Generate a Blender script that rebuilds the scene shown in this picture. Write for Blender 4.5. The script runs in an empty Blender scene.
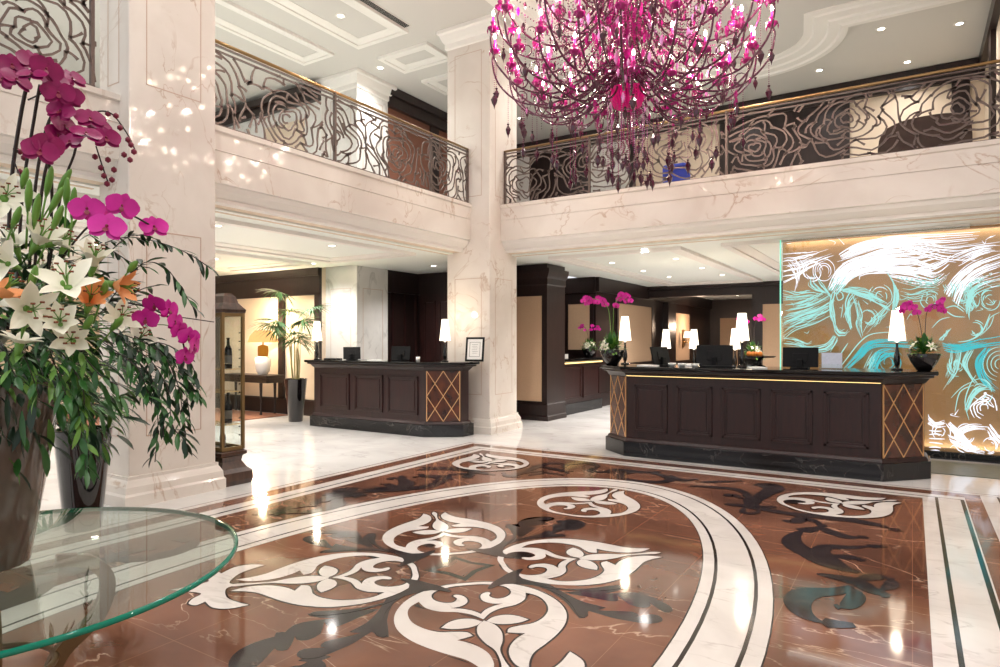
import bpy, math, random
from math import sin, cos, pi, radians, hypot, sqrt
from mathutils import Vector, Matrix, geometry
random.seed(7)
C = bpy.context.scene.collection
# ------------------------------------------------------------------ camera frame
YAW = radians(32.4); FX, FY = -sin(YAW), cos(YAW); RX, RY = cos(YAW), sin(YAW)
FOC, EYE, HOR = 650.0, 1.5, 341.0
def at_depth(px, py, d):
    a = (px-500)/FOC
    return Vector((d*(FX+a*RX), d*(FY+a*RY), EYE-(py-HOR)/FOC*d))
def on_z(px, py, z=0.0): return at_depth(px, py, (EYE-z)*FOC/(py-HOR))
def on_y(px, py, y): return at_depth(px, py, y/(FY+(px-500)/FOC*RY))
def on_x(px, py, x): return at_depth(px, py, x/(FX+(px-500)/FOC*RX))

# ------------------------------------------------------------------ mesh builder
class MB:
    def __init__(s): s.v=[]; s.f=[]; s.m=[]; s.sm=[]
    def add(s, vs, fs, m=0, sm=False):
        o=len(s.v); s.v += [tuple(v) for v in vs]
        for f in fs: s.f.append([i+o for i in f]); s.m.append(m); s.sm.append(sm)
    def box(s, x0,x1,y0,y1,z0,z1, m=0):
        s.add([(x0,y0,z0),(x1,y0,z0),(x1,y1,z0),(x0,y1,z0),(x0,y0,z1),(x1,y0,z1),(x1,y1,z1),(x0,y1,z1)],
              [(0,3,2,1),(4,5,6,7),(0,1,5,4),(1,2,6,5),(2,3,7,6),(3,0,4,7)], m)
    def lathe(s, prof, c=(0,0,0), n=20, m=0, sm=True, sx=1, sy=1, start=0):
        vs=[]; fs=[]; k=len(prof)
        for i in range(n):
            a=2*pi*i/n+start
            for r,z in prof: vs.append((c[0]+r*cos(a)*sx, c[1]+r*sin(a)*sy, c[2]+z))
        for i in range(n):
            j=(i+1)%n
            for q in range(k-1): fs.append((i*k+q, j*k+q, j*k+q+1, i*k+q+1))
        s.add(vs, fs, m, sm)
    def tube(s, pts, r, n=6, m=0, sm=True, cap=True):
        pts=[Vector(p) for p in pts]; N=len(pts)
        rs = r if isinstance(r,(list,tuple)) else [r]*N
        vs=[]; fs=[]; up=None
        for i,p in enumerate(pts):
            t=(pts[min(i+1,N-1)]-pts[max(i-1,0)])
            if t.length<1e-9: t=Vector((0,0,1))
            t.normalize()
            if up is None:
                up = Vector((0,0,1)) if abs(t.z)<.9 else Vector((1,0,0))
            a = t.cross(up)
            if a.length<1e-6: a=t.cross(Vector((0,1,0)))
            a.normalize(); b=a.cross(t); up=b
            for k in range(n):
                w=2*pi*k/n; vs.append(p+(a*cos(w)+b*sin(w))*rs[i])
        for i in range(N-1):
            for k in range(n):
                q=(k+1)%n; fs.append((i*n+k,i*n+q,(i+1)*n+q,(i+1)*n+k))
        if cap: fs.append(tuple(range(n-1,-1,-1))); fs.append(tuple((N-1)*n+k for k in range(n)))
        s.add(vs, fs, m, sm)
    def prism(s, poly, z0, z1, m=0, cap_bot=True):
        n=len(poly); vs=[(x,y,z0) for x,y in poly]+[(x,y,z1) for x,y in poly]
        fs=[(i,(i+1)%n,(i+1)%n+n,i+n) for i in range(n)]
        fs.append(tuple(range(n,2*n)))
        if cap_bot: fs.append(tuple(range(n-1,-1,-1)))
        s.add(vs, fs, m)
    def flat(s, poly, z, m=0):
        a=sum(poly[i-1][0]*poly[i][1]-poly[i][0]*poly[i-1][1] for i in range(len(poly)))
        if a<0: poly=poly[::-1]
        tr=geometry.tessellate_polygon([[Vector((x,y,0)) for x,y in poly]])
        fs=[]
        for t in tr:
            p,q,r=[poly[i] for i in t]
            if (q[0]-p[0])*(r[1]-p[1])-(q[1]-p[1])*(r[0]-p[0])<0: t=t[::-1]
            fs.append(tuple(t))
        s.add([(x,y,z) for x,y in poly], fs, m)
    def sweep(s, path, prof, m=0, closed=False):
        """path: list of (x,y); prof: list of (out,z) open; outwards = right-hand side of travel"""
        n=len(path); k=len(prof); vs=[]; fs=[]
        for i,(x,y) in enumerate(path):
            def nrm(a,b):
                dx,dy=b[0]-a[0],b[1]-a[1]; l=hypot(dx,dy) or 1; return (dy/l,-dx/l)
            if closed or 0<i<n-1:
                n1=nrm(path[i-1],path[i]); n2=nrm(path[i],path[(i+1)%n])
                mx,my=n1[0]+n2[0],n1[1]+n2[1]; l=(mx*mx+my*my)/2 or 1; mx/=l; my/=l
            elif i==0: mx,my=nrm(path[0],path[1])
            else: mx,my=nrm(path[-2],path[-1])
            for o,z in prof: vs.append((x+mx*o,y+my*o,z))
        for i in range(n if closed else n-1):
            j=(i+1)%n
            for q in range(k-1): fs.append((i*k+q,j*k+q,j*k+q+1,i*k+q+1))
        s.add(vs,fs,m)
    def build(s, name, mats, parent=None, loc=None, rot=None, bevel=0, weld=False):
        me=bpy.data.meshes.new(name)
        if loc is None and parent is None: pass
        me.from_pydata(s.v, [], s.f); 
        if not isinstance(mats,(list,tuple)): mats=[mats]
        for mt in mats: me.materials.append(mt)
        me.polygons.foreach_set('material_index', s.m); me.polygons.foreach_set('use_smooth', s.sm)
        me.update()
        o=bpy.data.objects.new(name, me); C.objects.link(o)
        if parent is not None: o.parent=parent
        if loc is not None: o.location=loc
        if rot is not None: o.rotation_euler=rot
        if bevel:
            b=o.modifiers.new('bevel','BEVEL'); b.width=bevel; b.segments=2; b.limit_method='ANGLE'; b.angle_limit=radians(40)
        return o
def rect(x0,x1,y0,y1): return [(x0,y0),(x1,y0),(x1,y1),(x0,y1)]
def tag(o, label=None, cat=None, group=None, kind=None):
    if label: o['label']=label
    if cat: o['category']=cat
    if group: o['group']=group
    if kind: o['kind']=kind
    return o
def thing(name, label, cat, loc=(0,0,0), rz=0, group=None):
    o=bpy.data.objects.new(name,None); C.objects.link(o); o.location=loc; o.rotation_euler=(0,0,rz)
    o.empty_display_size=.1
    return tag(o,label,cat,group)
def structure(o): o['kind']='structure'; return o
def dup(root, loc, rz=0, label=None, group=None, scale=None):
    r=root.copy(); C.objects.link(r); r.location=loc; r.rotation_euler=(0,0,rz)
    if scale: r.scale=scale
    if label: r['label']=label
    if group: r['group']=group
    for ch in list(root.children):
        c=ch.copy(); C.objects.link(c); c.parent=r
        for g in list(ch.children):
            d=g.copy(); C.objects.link(d); d.parent=c
    return r
def crom(P, k=5, closed=False):
    n=len(P); out=[]
    rng = range(n) if closed else range(n-1)
    for i in rng:
        if closed: p0,p1,p2,p3=P[i-1],P[i],P[(i+1)%n],P[(i+2)%n]
        else: p0,p1,p2,p3=P[max(i-1,0)],P[i],P[i+1],P[min(i+2,n-1)]
        if p1==p2: continue
        if p0==p1: pass
        for j in range(k):
            t=j/k
            out.append(tuple(.5*((2*b)+(-a+c)*t+(2*a-5*b+4*c-d)*t*t+(-a+3*b-3*c+d)*t**3) for a,b,c,d in zip(p0,p1,p2,p3)))
    if not closed: out.append(tuple(P[-1]))
    return out

# ------------------------------------------------------------------ materials
def new_mat(name):
    m=bpy.data.materials.new(name); m.use_nodes=True; nt=m.node_tree
    return m, nt, nt.nodes['Principled BSDF']
def lin(c):
    return tuple(((x/255)/12.92 if x/255<=.04045 else ((x/255+.055)/1.055)**2.4) for x in c)+(1,)
def plain(name, rgb, rough=.5, metal=0, coat=0, emit=None, es=0, spec=.5, noise=0, nscale=8, bump=0, trans=0, alpha=1, ior=1.45, subs=0):
    m,nt,b=new_mat(name); col=lin(rgb)
    b.inputs['Base Color'].default_value=col; b.inputs['Roughness'].default_value=rough
    b.inputs['Metallic'].default_value=metal; b.inputs['Coat Weight'].default_value=coat; b.inputs['Coat Roughness'].default_value=.05
    b.inputs['Specular IOR Level'].default_value=spec; b.inputs['Transmission Weight'].default_value=trans; b.inputs['IOR'].default_value=ior
    b.inputs['Alpha'].default_value=alpha
    if emit: b.inputs['Emission Color'].default_value=lin(emit); b.inputs['Emission Strength'].default_value=es
    if noise or bump:
        tc=nt.nodes.new('ShaderNodeTexCoord'); n=nt.nodes.new('ShaderNodeTexNoise'); n.inputs['Scale'].default_value=nscale; n.inputs['Detail'].default_value=5
        nt.links.new(tc.outputs['Object'],n.inputs['Vector'])
        if noise:
            mx=nt.nodes.new('ShaderNodeMix'); mx.data_type='RGBA'
            mx.inputs['A'].default_value=tuple(x*(1-noise) for x in col[:3])+(1,); mx.inputs['B'].default_value=tuple(min(1,x*(1+noise)) for x in col[:3])+(1,)
            nt.links.new(n.outputs['Fac'],mx.inputs['Factor']); nt.links.new(mx.outputs['Result'],b.inputs['Base Color'])
        if bump:
            bp=nt.nodes.new('ShaderNodeBump'); bp.inputs['Strength'].default_value=bump; bp.inputs['Distance'].default_value=.01
            nt.links.new(n.outputs['Fac'],bp.inputs['Height']); nt.links.new(bp.outputs['Normal'],b.inputs['Normal'])
    return m
def marble(name, base, base2, vein, scale=1.5, rough=.08, vscale=1.2, vwidth=.03, vamt=.6, tile=None, tilecol=None, coat=0):
    m,nt,b=new_mat(name); N=nt.nodes; L=nt.links
    tc=N.new('ShaderNodeTexCoord')
    n1=N.new('ShaderNodeTexNoise'); n1.inputs['Scale'].default_value=scale; n1.inputs['Detail'].default_value=8; n1.inputs['Distortion'].default_value=.6
    L.new(tc.outputs['Object'],n1.inputs['Vector'])
    r1=N.new('ShaderNodeValToRGB'); r1.color_ramp.elements[0].position=.35; r1.color_ramp.elements[1].position=.68
    r1.color_ramp.elements[0].color=lin(base2); r1.color_ramp.elements[1].color=lin(base); L.new(n1.outputs['Fac'],r1.inputs['Fac'])
    # veins: |noise - .5| thin band, stretched diagonally
    mp=N.new('ShaderNodeMapping'); mp.inputs['Rotation'].default_value=(.5,.7,.6); mp.inputs['Scale'].default_value=(1,2.6,1.3)
    L.new(tc.outputs['Object'],mp.inputs['Vector'])
    n2=N.new('ShaderNodeTexNoise'); n2.inputs['Scale'].default_value=vscale; n2.inputs['Detail'].default_value=7; n2.inputs['Distortion'].default_value=.9
    L.new(mp.outputs['Vector'],n2.inputs['Vector'])
    s=N.new('ShaderNodeMath'); s.operation='SUBTRACT'; s.inputs[1].default_value=.5; L.new(n2.outputs['Fac'],s.inputs[0])
    a=N.new('ShaderNodeMath'); a.operation='ABSOLUTE'; L.new(s.outputs[0],a.inputs[0])
    mr=N.new('ShaderNodeMapRange'); mr.inputs['From Min'].default_value=0; mr.inputs['From Max'].default_value=vwidth
    mr.inputs['To Min'].default_value=vamt; mr.inputs['To Max'].default_value=0; L.new(a.outputs[0],mr.inputs['Value'])
    # break veins up
    n3=N.new('ShaderNodeTexNoise'); n3.inputs['Scale'].default_value=scale*1.7; L.new(tc.outputs['Object'],n3.inputs['Vector'])
    mr3=N.new('ShaderNodeMapRange'); mr3.inputs['From Min'].default_value=.42; mr3.inputs['From Max'].default_value=.62; L.new(n3.outputs['Fac'],mr3.inputs['Value'])
    mu=N.new('ShaderNodeMath'); mu.operation='MULTIPLY'; L.new(mr.outputs['Result'],mu.inputs[0]); L.new(mr3.outputs['Result'],mu.inputs[1])
    mx=N.new('ShaderNodeMix'); mx.data_type='RGBA'; mx.inputs['B'].default_value=lin(vein)
    L.new(mu.outputs[0],mx.inputs['Factor']); L.new(r1.outputs['Color'],mx.inputs['A'])
    out=mx.outputs['Result']
    if tile:
        br=N.new('ShaderNodeTexBrick'); br.offset=0; br.inputs['Color1'].default_value=(0,0,0,1); br.inputs['Color2'].default_value=(0,0,0,1); br.inputs['Mortar'].default_value=(1,1,1,1)
        br.inputs['Scale'].default_value=1; br.inputs['Mortar Size'].default_value=.002; br.inputs['Brick Width'].default_value=tile; br.inputs['Row Height'].default_value=tile
        L.new(tc.outputs['Object'],br.inputs['Vector'])
        m2=N.new('ShaderNodeMix'); m2.data_type='RGBA'; m2.inputs['B'].default_value=lin(tilecol); L.new(out,m2.inputs['A'])
        mm=N.new('ShaderNodeMath'); mm.operation='MULTIPLY'; mm.inputs[1].default_value=.28; L.new(br.outputs['Color'],mm.inputs[0]); L.new(mm.outputs[0],m2.inputs['Factor']); out=m2.outputs['Result']
    L.new(out,b.inputs['Base Color']); b.inputs['Roughness'].default_value=rough
    b.inputs['Coat Weight'].default_value=coat; b.inputs['Coat Roughness'].default_value=.03
    return m
def wood(name, c1, c2, rough=.25, scale=3, coat=.3, stretch=(8,8,1)):
    m,nt,b=new_mat(name); N=nt.nodes; L=nt.links
    tc=N.new('ShaderNodeTexCoord'); mp=N.new('ShaderNodeMapping'); mp.inputs['Scale'].default_value=stretch; L.new(tc.outputs['Object'],mp.inputs['Vector'])
    n=N.new('ShaderNodeTexNoise'); n.inputs['Scale'].default_value=scale; n.inputs['Detail'].default_value=6; n.inputs['Distortion'].default_value=.4; L.new(mp.outputs['Vector'],n.inputs['Vector'])
    r=N.new('ShaderNodeValToRGB'); r.color_ramp.elements[0].position=.3; r.color_ramp.elements[1].position=.7
    r.color_ramp.elements[0].color=lin(c1); r.color_ramp.elements[1].color=lin(c2); L.new(n.outputs['Fac'],r.inputs['Fac']); L.new(r.outputs['Color'],b.inputs['Base Color'])
    b.inputs['Roughness'].default_value=rough; b.inputs['Coat Weight'].default_value=coat; b.inputs['Coat Roughness'].default_value=.1
    return m
def emis(name, rgb, s):
    m=bpy.data.materials.new(name); m.use_nodes=True; nt=m.node_tree; nt.nodes.remove(nt.nodes['Principled BSDF'])
    e=nt.nodes.new('ShaderNodeEmission'); e.inputs['Color'].default_value=lin(rgb); e.inputs['Strength'].default_value=s
    nt.links.new(e.outputs[0],nt.nodes['Material Output'].inputs['Surface']); return m
def glass(name, rgb=(240,250,248), rough=0, ior=1.5, tint=.0):
    """thin-sheet glass: fresnel mix of transparent and mirror, so light gets through"""
    m=bpy.data.materials.new(name); m.use_nodes=True; nt=m.node_tree; N=nt.nodes; L=nt.links; N.remove(N['Principled BSDF'])
    t=N.new('ShaderNodeBsdfTransparent'); t.inputs['Color'].default_value=lin(rgb)
    g=N.new('ShaderNodeBsdfGlossy'); g.inputs['Roughness'].default_value=rough
    fr=N.new('ShaderNodeFresnel'); fr.inputs['IOR'].default_value=ior
    mx=N.new('ShaderNodeMixShader'); ge=N.new('ShaderNodeNewGeometry'); io=N.new('ShaderNodeMix'); io.data_type='FLOAT'; io.inputs['A'].default_value=ior; io.inputs['B'].default_value=1/ior; L.new(ge.outputs['Backfacing'],io.inputs['Factor']); L.new(io.outputs['Result'],fr.inputs['IOR']); L.new(fr.outputs[0],mx.inputs[0]); L.new(t.outputs[0],mx.inputs[1]); L.new(g.outputs[0],mx.inputs[2])
    L.new(mx.outputs[0],N['Material Output'].inputs['Surface']); return m
M={}
M['white_floor']=marble('white_floor_marble',(226,223,220),(206,203,200),(160,154,150),scale=1.3,rough=.1,vscale=.8,vwidth=.02,vamt=.5,tile=.8,tilecol=(180,172,166))
M['red']=marble('red_brown_marble',(130,86,66),(88,56,43),(206,176,152),scale=1.1,rough=.07,vscale=.7,vwidth=.007,vamt=.8,tile=.62,tilecol=(190,140,108))
M['inlay_white']=marble('inlay_white_marble',(216,209,203),(200,192,186),(160,148,140),scale=2,rough=.09,vscale=1.5,vwidth=.02,vamt=.5)
M['inlay_black']=marble('inlay_black_marble',(52,42,42),(34,28,30),(120,100,90),scale=2,rough=.08,vscale=1.5,vwidth=.01,vamt=.3)
M['line_black']=plain('inlay_black_line',(30,22,22),.1)
M['green_line']=plain('green_black_marble_line',(28,40,34),.08,noise=.3)
M['cream_marble']=marble('cream_marble',(224,217,209),(212,203,194),(178,150,128),scale=1.3,rough=.06,vscale=1.3,vwidth=.016,vamt=.75)
M['white_marble']=marble('white_marble',(228,226,222),(210,208,204),(165,162,158),scale=1.2,rough=.1,vscale=1.0,vwidth=.03,vamt=.55)
M['joint']=plain('stone_joint',(186,160,142),.4)
M['black_stone']=marble('black_stone',(18,16,18),(8,8,10),(120,115,110),scale=2,rough=.12,vscale=2,vwidth=.008,vamt=.5)
M['granite']=plain('black_granite',(14,13,14),.08)
M['wood']=wood('dark_mahogany',(28,10,9),(46,19,17),.36,coat=.05)
M['wood2']=wood('dark_espresso_wood',(24,12,10),(38,21,18),.38,coat=.05)
M['burl']=wood('burl_wood',(40,16,9),(96,46,24),.2,scale=2.2,stretch=(3,3,2))
M['brass']=plain('brass',(178,146,102),.3,metal=1)
M['gold_strip']=plain('pale_gold_inlay',(214,170,120),.35,metal=.6)
M['bronze']=plain('dark_bronze',(108,94,88),.45,metal=.5)
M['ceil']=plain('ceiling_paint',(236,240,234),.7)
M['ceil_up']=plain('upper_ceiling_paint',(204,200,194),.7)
M['plaster']=plain('white_plaster_moulding',(232,228,222),.6)
M['fabric']=plain('beige_wall_fabric',(196,164,134),.85,noise=.12,nscale=60)
M['cream_wall']=plain('cream_wall',(216,198,176),.75)
M['carpet']=plain('brown_carpet',(128,86,66),.95,noise=.5,nscale=9)
M['lamp']=emis('lamp_shade_glow',(255,240,214),2.6)
M['bulb']=emis('bulb_glow',(255,232,205),70)
M['down']=emis('downlight_glow',(255,248,235),9)
M['ledstrip']=emis('warm_led_strip',(255,214,140),2.2)
M['black_gloss']=plain('black_gloss',(12,10,12),.06,coat=.5)
M['taupe']=None
M['screen']=plain('black_screen',(6,8,12),.12)
M['plastic']=plain('black_plastic',(6,6,7),.5,spec=.25)
M['paper']=plain('white_paper',(240,240,236),.6)
M['chrome']=plain('chrome',(210,210,212),.12,metal=1)
M['glass']=glass('clear_glass',(250,253,252))
M['table_glass']=glass('table_glass',(238,246,242),ior=1.75)
M['edge_glass']=plain('green_glass_edge',(8,110,88),.08,emit=(10,120,95),es=.05)
M['leaf']=plain('leaf_green',(44,92,36),.35,noise=.4,nscale=14)
M['leaf_light']=plain('light_leaf_green',(104,148,62),.4,noise=.3,nscale=14)
M['leaf_dark']=plain('dark_leaf_green',(22,48,26),.38,noise=.3,nscale=14)
M['stem']=plain('dark_stem',(46,34,30),.5)
M['lily']=plain('lily_white',(240,236,216),.5)
M['lily_orange']=plain('lily_orange',(240,160,100),.5)
M['anther']=plain('lily_anther',(120,60,30),.6)
M['orchid']=plain('orchid_magenta',(136,0,80),.36,noise=.4,nscale=26)
M['orchid_pink']=plain('orchid_pink',(200,30,146),.35,noise=.2,nscale=26)
M['orchid_bud']=plain('orchid_bud',(120,20,50),.45)
M['magenta']=plain('magenta_glass',(150,6,100),.12,coat=.6,noise=.4,nscale=30)
M['magenta_lit']=plain('glowing_magenta_glass',(200,12,112),.1,emit=(220,20,120),es=.12)  # bowl glass given a faint glow of its own, though it holds no bulb
M['plum']=plain('dark_plum_glass',(66,14,38),.12,coat=.6)
M['crystal']=plain('pink_crystal',(225,140,205),.04,metal=.4,coat=1)
# ================================================================== FLOOR with stone inlay
fl=MB(); FM=[M['white_floor'],M['red'],M['inlay_white'],M['inlay_black'],M['line_black'],M['green_line']]
fl.box(-16,6,-3,26,-.12,0,0)
LZ=[.0008*i for i in range(12)]
XL,XR,YT,YB=-4.97,.08,7.38,-2.2       # red field
# border rings, outermost first, each rectangle laid over the last: (grow left, grow far, grow right)
for k,(gl,gt,gr,mi) in enumerate([(.56,.53,1.02,4),(.545,.515,1.0,2),(.46,.44,.62,4),(.45,.43,.60,2),(.45,.43,.47,1),(.27,.25,.34,2),(.13,.13,.33,5),(.11,.11,.30,2),(.11,.11,.125,5),(.1,.1,.10,2),(.008,.008,0,4),(0,0,0,1)]):
    z=.0005+.0005*k
    fl.flat(rect(XL-gl,XR+gr,YB,YT+gt),z,mi)
Z0=.0068
EC=(-2.52,2.8)
def ell(a,b,n=96): return [(EC[0]+a*cos(2*pi*i/n),EC[1]+b*sin(2*pi*i/n)) for i in range(n)]
for k,(d,mi) in enumerate([(0,4),(.008,2),(.09,4),(.112,2),(.335,4),(.357,2),(.43,4),(.438,1)]):
    fl.flat(ell(1.95-d,3.8-d),Z0+.0005*k,mi)
ZI=Z0+.0045
CC=(-2.51,3.46); q=sqrt(.5)
def place(pts,o,d): # local (u across, v along) -> floor
    return [(o[0]+u*(-d[1])+v*d[0], o[1]+u*d[0]+v*d[1]) for u,v in pts]
def grow(poly,w):
    a=sum(poly[i-1][0]*poly[i][1]-poly[i][0]*poly[i-1][1] for i in range(len(poly)))
    if a<0: poly=poly[::-1]
    out=[]; n=len(poly)
    for i in range(n):
        p0,p,p1=poly[i-1],poly[i],poly[(i+1)%n]
        d0=(p[0]-p0[0],p[1]-p0[1]); d1=(p1[0]-p[0],p1[1]-p[1]); l0=hypot(*d0) or 1; l1=hypot(*d1) or 1
        nx=d0[1]/l0+d1[1]/l1; ny=-d0[0]/l0-d1[0]/l1; l=hypot(nx,ny) or 1
        out.append((p[0]+nx/l*w,p[1]+ny/l*w))
    return out
half=[(0,.20),(.12,.205),(.25,.26),(.36,.36),(.43,.48),(.465,.61),(.46,.75),(.41,.88),(.33,.99),(.24,1.08),(.165,1.15),(.12,1.23),(.095,1.32),(.095,1.32),(.05,1.24),(.045,1.14),(.07,1.06),(.12,.99),(.175,.945),(.175,.945),(.09,.915),(.09,.915),(.11,.87),(.17,.85),(.25,.835),(.32,.78),(.375,.69),(.39,.58),(.37,.49),(.315,.425),(.315,.425),(.285,.52),(.215,.585),(.12,.615),(.05,.665),(0,.735)]
halfb=[(0,.665),(.035,.615),(.09,.575),(.15,.555),(.15,.555),(.09,.54),(.05,.50),(.04,.45),(.055,.395),(.09,.37),(.11,.385),(.095,.43),(.125,.475),(.175,.47),(.22,.43),(.235,.375),(.22,.315),(.17,.27),(.09,.24),(0,.235)]
arm=crom(half,4)+crom(halfb,4)
mir=lambda P:[(-u,v) for u,v in P][::-1]
leafL=crom([(.012,.76),(.012,.76),(.06,.715),(.13,.705),(.19,.735),(.235,.79),(.235,.79),(.18,.815),(.11,.82),(.05,.80),(.012,.76)],4)[:-1]
bud=crom([(0,.75),(0,.75),(.045,.81),(.062,.90),(.045,1.0),(.012,1.09),(.010,1.2),(.022,1.3),(0,1.36),(0,1.36),(-.022,1.3),(-.010,1.2),(-.012,1.09),(-.045,1.0),(-.062,.90),(-.045,.81),(0,.75)],4)[:-1]
crownh=[(0,1.30),(.05,1.35),(.17,1.33),(.25,1.28),(.335,1.18),(.335,1.18),(.365,1.28),(.33,1.37),(.23,1.43),(.23,1.43),(.275,1.47),(.24,1.515),(.17,1.51),(.10,1.48),(.05,1.56),(0,1.68)]
crown=crom(crownh,4)+crom(mir(crownh),4)[1:-1]
def motif(o,d,crowned=False,sc=1.0):
    S=[arm,mir(arm),leafL,mir(leafL),bud]+([crown] if crowned else [])
    for k,P in enumerate(S):
        P2=place([(u*sc,v*sc) for u,v in P],o,d)
        fl.flat(grow(P2,.011),ZI+.0002*(k%2),4)
    for k,P in enumerate(S):
        P2=place([(u*sc,v*sc) for u,v in P],o,d)
        fl.flat(P2,ZI+.0005+.0001*(k%3),2)
D4=[(q,q),(-q,q),(-q,-q),(q,-q)]
for d in D4: motif((CC[0]+d[0]*.075,CC[1]+d[1]*.075),d,d[1]<0)
motif((CC[0],4.80),(0,1)); motif((CC[0],1.98),(0,-1))
for sx,sy in ((1,1),(-1,1),(-1,-1),(1,-1)):
    oy=6.17 if sy>0 else .6
    motif((CC[0]+.03+sx*1.40,oy),(sx*q,sy*q))
# centre diamond frame
dia=[(-.17,-.17),(0,-.14),(.17,-.17),(.14,0),(.17,.17),(0,.14),(-.17,.17),(-.14,0)]
fl.flat([(CC[0]+a,CC[1]+b) for a,b in dia],ZI,5); fl.flat([(CC[0]+a*.72,CC[1]+b*.72) for a,b in dia],ZI+.0004,1)
_nz=[0]
def nz():
    _nz[0]+=1; return _nz[0]*2.5e-5
# black acanthus between the medallions
zz=lambda P,o,s:[tuple(on_z(o[0]+a/s,o[1]+b/s)[:2]) for a,b in P]
rel=lambda P:[(x-CC[0],y-CC[1]) for x,y in P]
blade=rel(zz([(490,185),(520,150),(580,120),(650,95),(632,125),(700,165),(800,196),(900,250),(945,305),(905,312),(860,245),(780,196),(640,155),(560,162)],(380,550),4.545))
acan1=rel(zz([(750,455),(640,465),(480,474),(525,488),(590,490),(500,500),(430,516),(385,555),(355,590),(365,612),(405,610),(425,578),(433,558),(440,572),(480,574),(530,548),(543,505),(560,526),(600,520),(680,485)],(180,490),3.767))
acan2=rel(zz([(745,466),(700,510),(638,543),(682,546),(620,562),(545,580),(530,600),(555,603),(470,606),(440,625),(455,643),(520,640),(600,610),(660,582),(722,542),(740,558),(786,562),(780,500),(800,440),(850,395),(900,365),(840,375),(790,400)],(180,490),3.767))
acan1,acan2=crom(acan1,2,True),crom(acan2,2,True)
blade=crom(blade,3,True)
swap=lambda P:[(-y,-x) for x,y in P]
for fx,fy in ((1,1),(1,-1),(-1,1),(-1,-1)):
    for P in (blade,swap(blade)):
        fl.flat([(CC[0]+fx*x,CC[1]+fy*y) for x,y in P],ZI+.0012+nz(),3)
for P in [Q for acan in (acan1,acan2) for Q in (acan,[(x,-y) for x,y in acan],swap(acan),[(-x,y) for x,y in swap(acan)])]:
    fl.flat([(CC[0]+x,CC[1]+y) for x,y in P],ZI-.0004+nz(),3)
def stroke(P,w,o=None,s=None,flip=(),z=None,m=3,world=False):
    """tapered brush stroke of black stone; flips mirror it to the matching corners"""
    w*=1.2; pts=P if world else zz(P,o,s)
    pts=crom(pts,6); n=len(pts); L_=[];R_=[]
    for i,(x,y) in enumerate(pts):
        a=pts[max(i-1,0)]; b=pts[min(i+1,n-1)]; dx,dy=b[0]-a[0],b[1]-a[1]; l=hypot(dx,dy) or 1
        t=i/(n-1); ww=w*(.12+.88*sin(pi*min(1,(t*1.15)))**.7) if t<.87 else w*(.35+.5*(1-t)/.13)
        ww=max(ww,.004); L_.append((x-dy/l*ww/2,y+dx/l*ww/2)); R_.append((x+dy/l*ww/2,y-dx/l*ww/2))
    for fx in ((1,) if 'x' not in flip else (1,-1)):
        for fy in ((1,) if 'y' not in flip else (1,-1)):
            mx=lambda p:(CC[0]+.03+fx*(p[0]-CC[0]-.03), 3.35+fy*(p[1]-3.35))
            A=[mx(p) for p in L_]; B=[mx(p) for p in R_]
            zs=ZI-.0036+nz(); vs=[(x,y,zs) for x,y in A+B]; k=len(A)
            up = fx*fy>0
            fl.add(vs,[(i,i+k,i+k+1,i+1) if up else (i,i+1,i+k+1,i+k) for i in range(k-1)],m)
o,s=(740,470),3.923
for P,w in [([(470,405),(400,390),(330,365),(270,330),(215,300),(205,270),(240,245),(310,230)],.15),([(300,225),(340,240),(400,262),(450,268),(500,266)],.10),
            ([(165,200),(210,207),(250,195),(300,208),(330,228)],.10),([(460,410),(400,380),(340,340),(318,318),(350,305),(430,308),(500,304),(575,303)],.10),
            ([(340,340),(400,345),(450,350),(485,362)],.09),([(300,412),(400,430),(470,450),(530,485),(590,500)],.11),([(450,440),(520,425),(560,425),(600,436)],.09),([(600,436),(590,460),(545,480)],.07),
            ([(440,460),(380,480),(290,485),(240,500),(225,530),(250,570),(320,602),(450,615)],.13),([(430,465),(455,500),(420,540),(370,540)],.09),
            ([(130,165),(250,180),(400,196),(480,208),(560,225),(630,245)],.13),([(0,140),(60,155),(140,150)],.07),([(60,62),(120,80),(90,110),(40,150)],.10),([(10,100),(50,120),(40,150)],.07)]:
    stroke(P,w,o,s,'xy')
o,s=(600,440),5.0
for P,w in [([(20,160),(100,152),(200,165),(300,166)],.10),([(210,160),(300,178),(350,200),(310,214),(230,212),(120,198),(85,180),(180,165)],.10),([(350,180),(400,205),(490,200)],.10),([(500,216),(600,212),(710,208)],.08),
            ([(440,235),(560,240),(680,252),(740,280),(730,320)],.09),([(620,285),(660,280),(710,296)],.09),([(620,325),(720,332),(880,340)],.09),([(770,228),(850,228),(870,250),(800,285),(740,330)],.16),
            ([(720,340),(715,365),(750,372),(790,365),(795,345)],.06),([(800,352),(900,365),(1000,388)],.10)]:
    stroke(P,w,o,s,'')
o,s=(420,440),4.167
for P,w in [([(465,108),(560,124),(620,142)],.08),([(450,150),(520,140),(600,150)],.07),([(600,120),(610,105),(690,98),(740,112),(700,132)],.09),([(700,132),(780,138),(870,130)],.07),([(870,130),(830,155),(870,166)],.08),([(870,128),(940,138),(1000,134)],.07),
            ([(600,125),(590,135),(640,132)],.05)]:
    stroke(P,w,o,s,'',m=3)
o,s=(240,440),4.167
for P,w in [([(350,262),(380,240),(440,236),(500,240)],.14),([(380,215),(450,218),(430,238),(360,250)],.10),([(450,225),(600,216),(700,210),(780,190),(830,165)],.08),([(830,165),(790,152),(720,158)],.09),
            ([(560,200),(650,206),(690,190),(670,165),(610,165)],.13),([(730,128),(820,124),(910,130)],.08),([(50,312),(160,306),(280,305)],.10),([(150,320),(190,290),(320,275)],.08)]:
    stroke(P,w,o,s,'')
o,s=(420,440),4.167   # scroll in front of the far medallion (mirrored to the near side)
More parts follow.
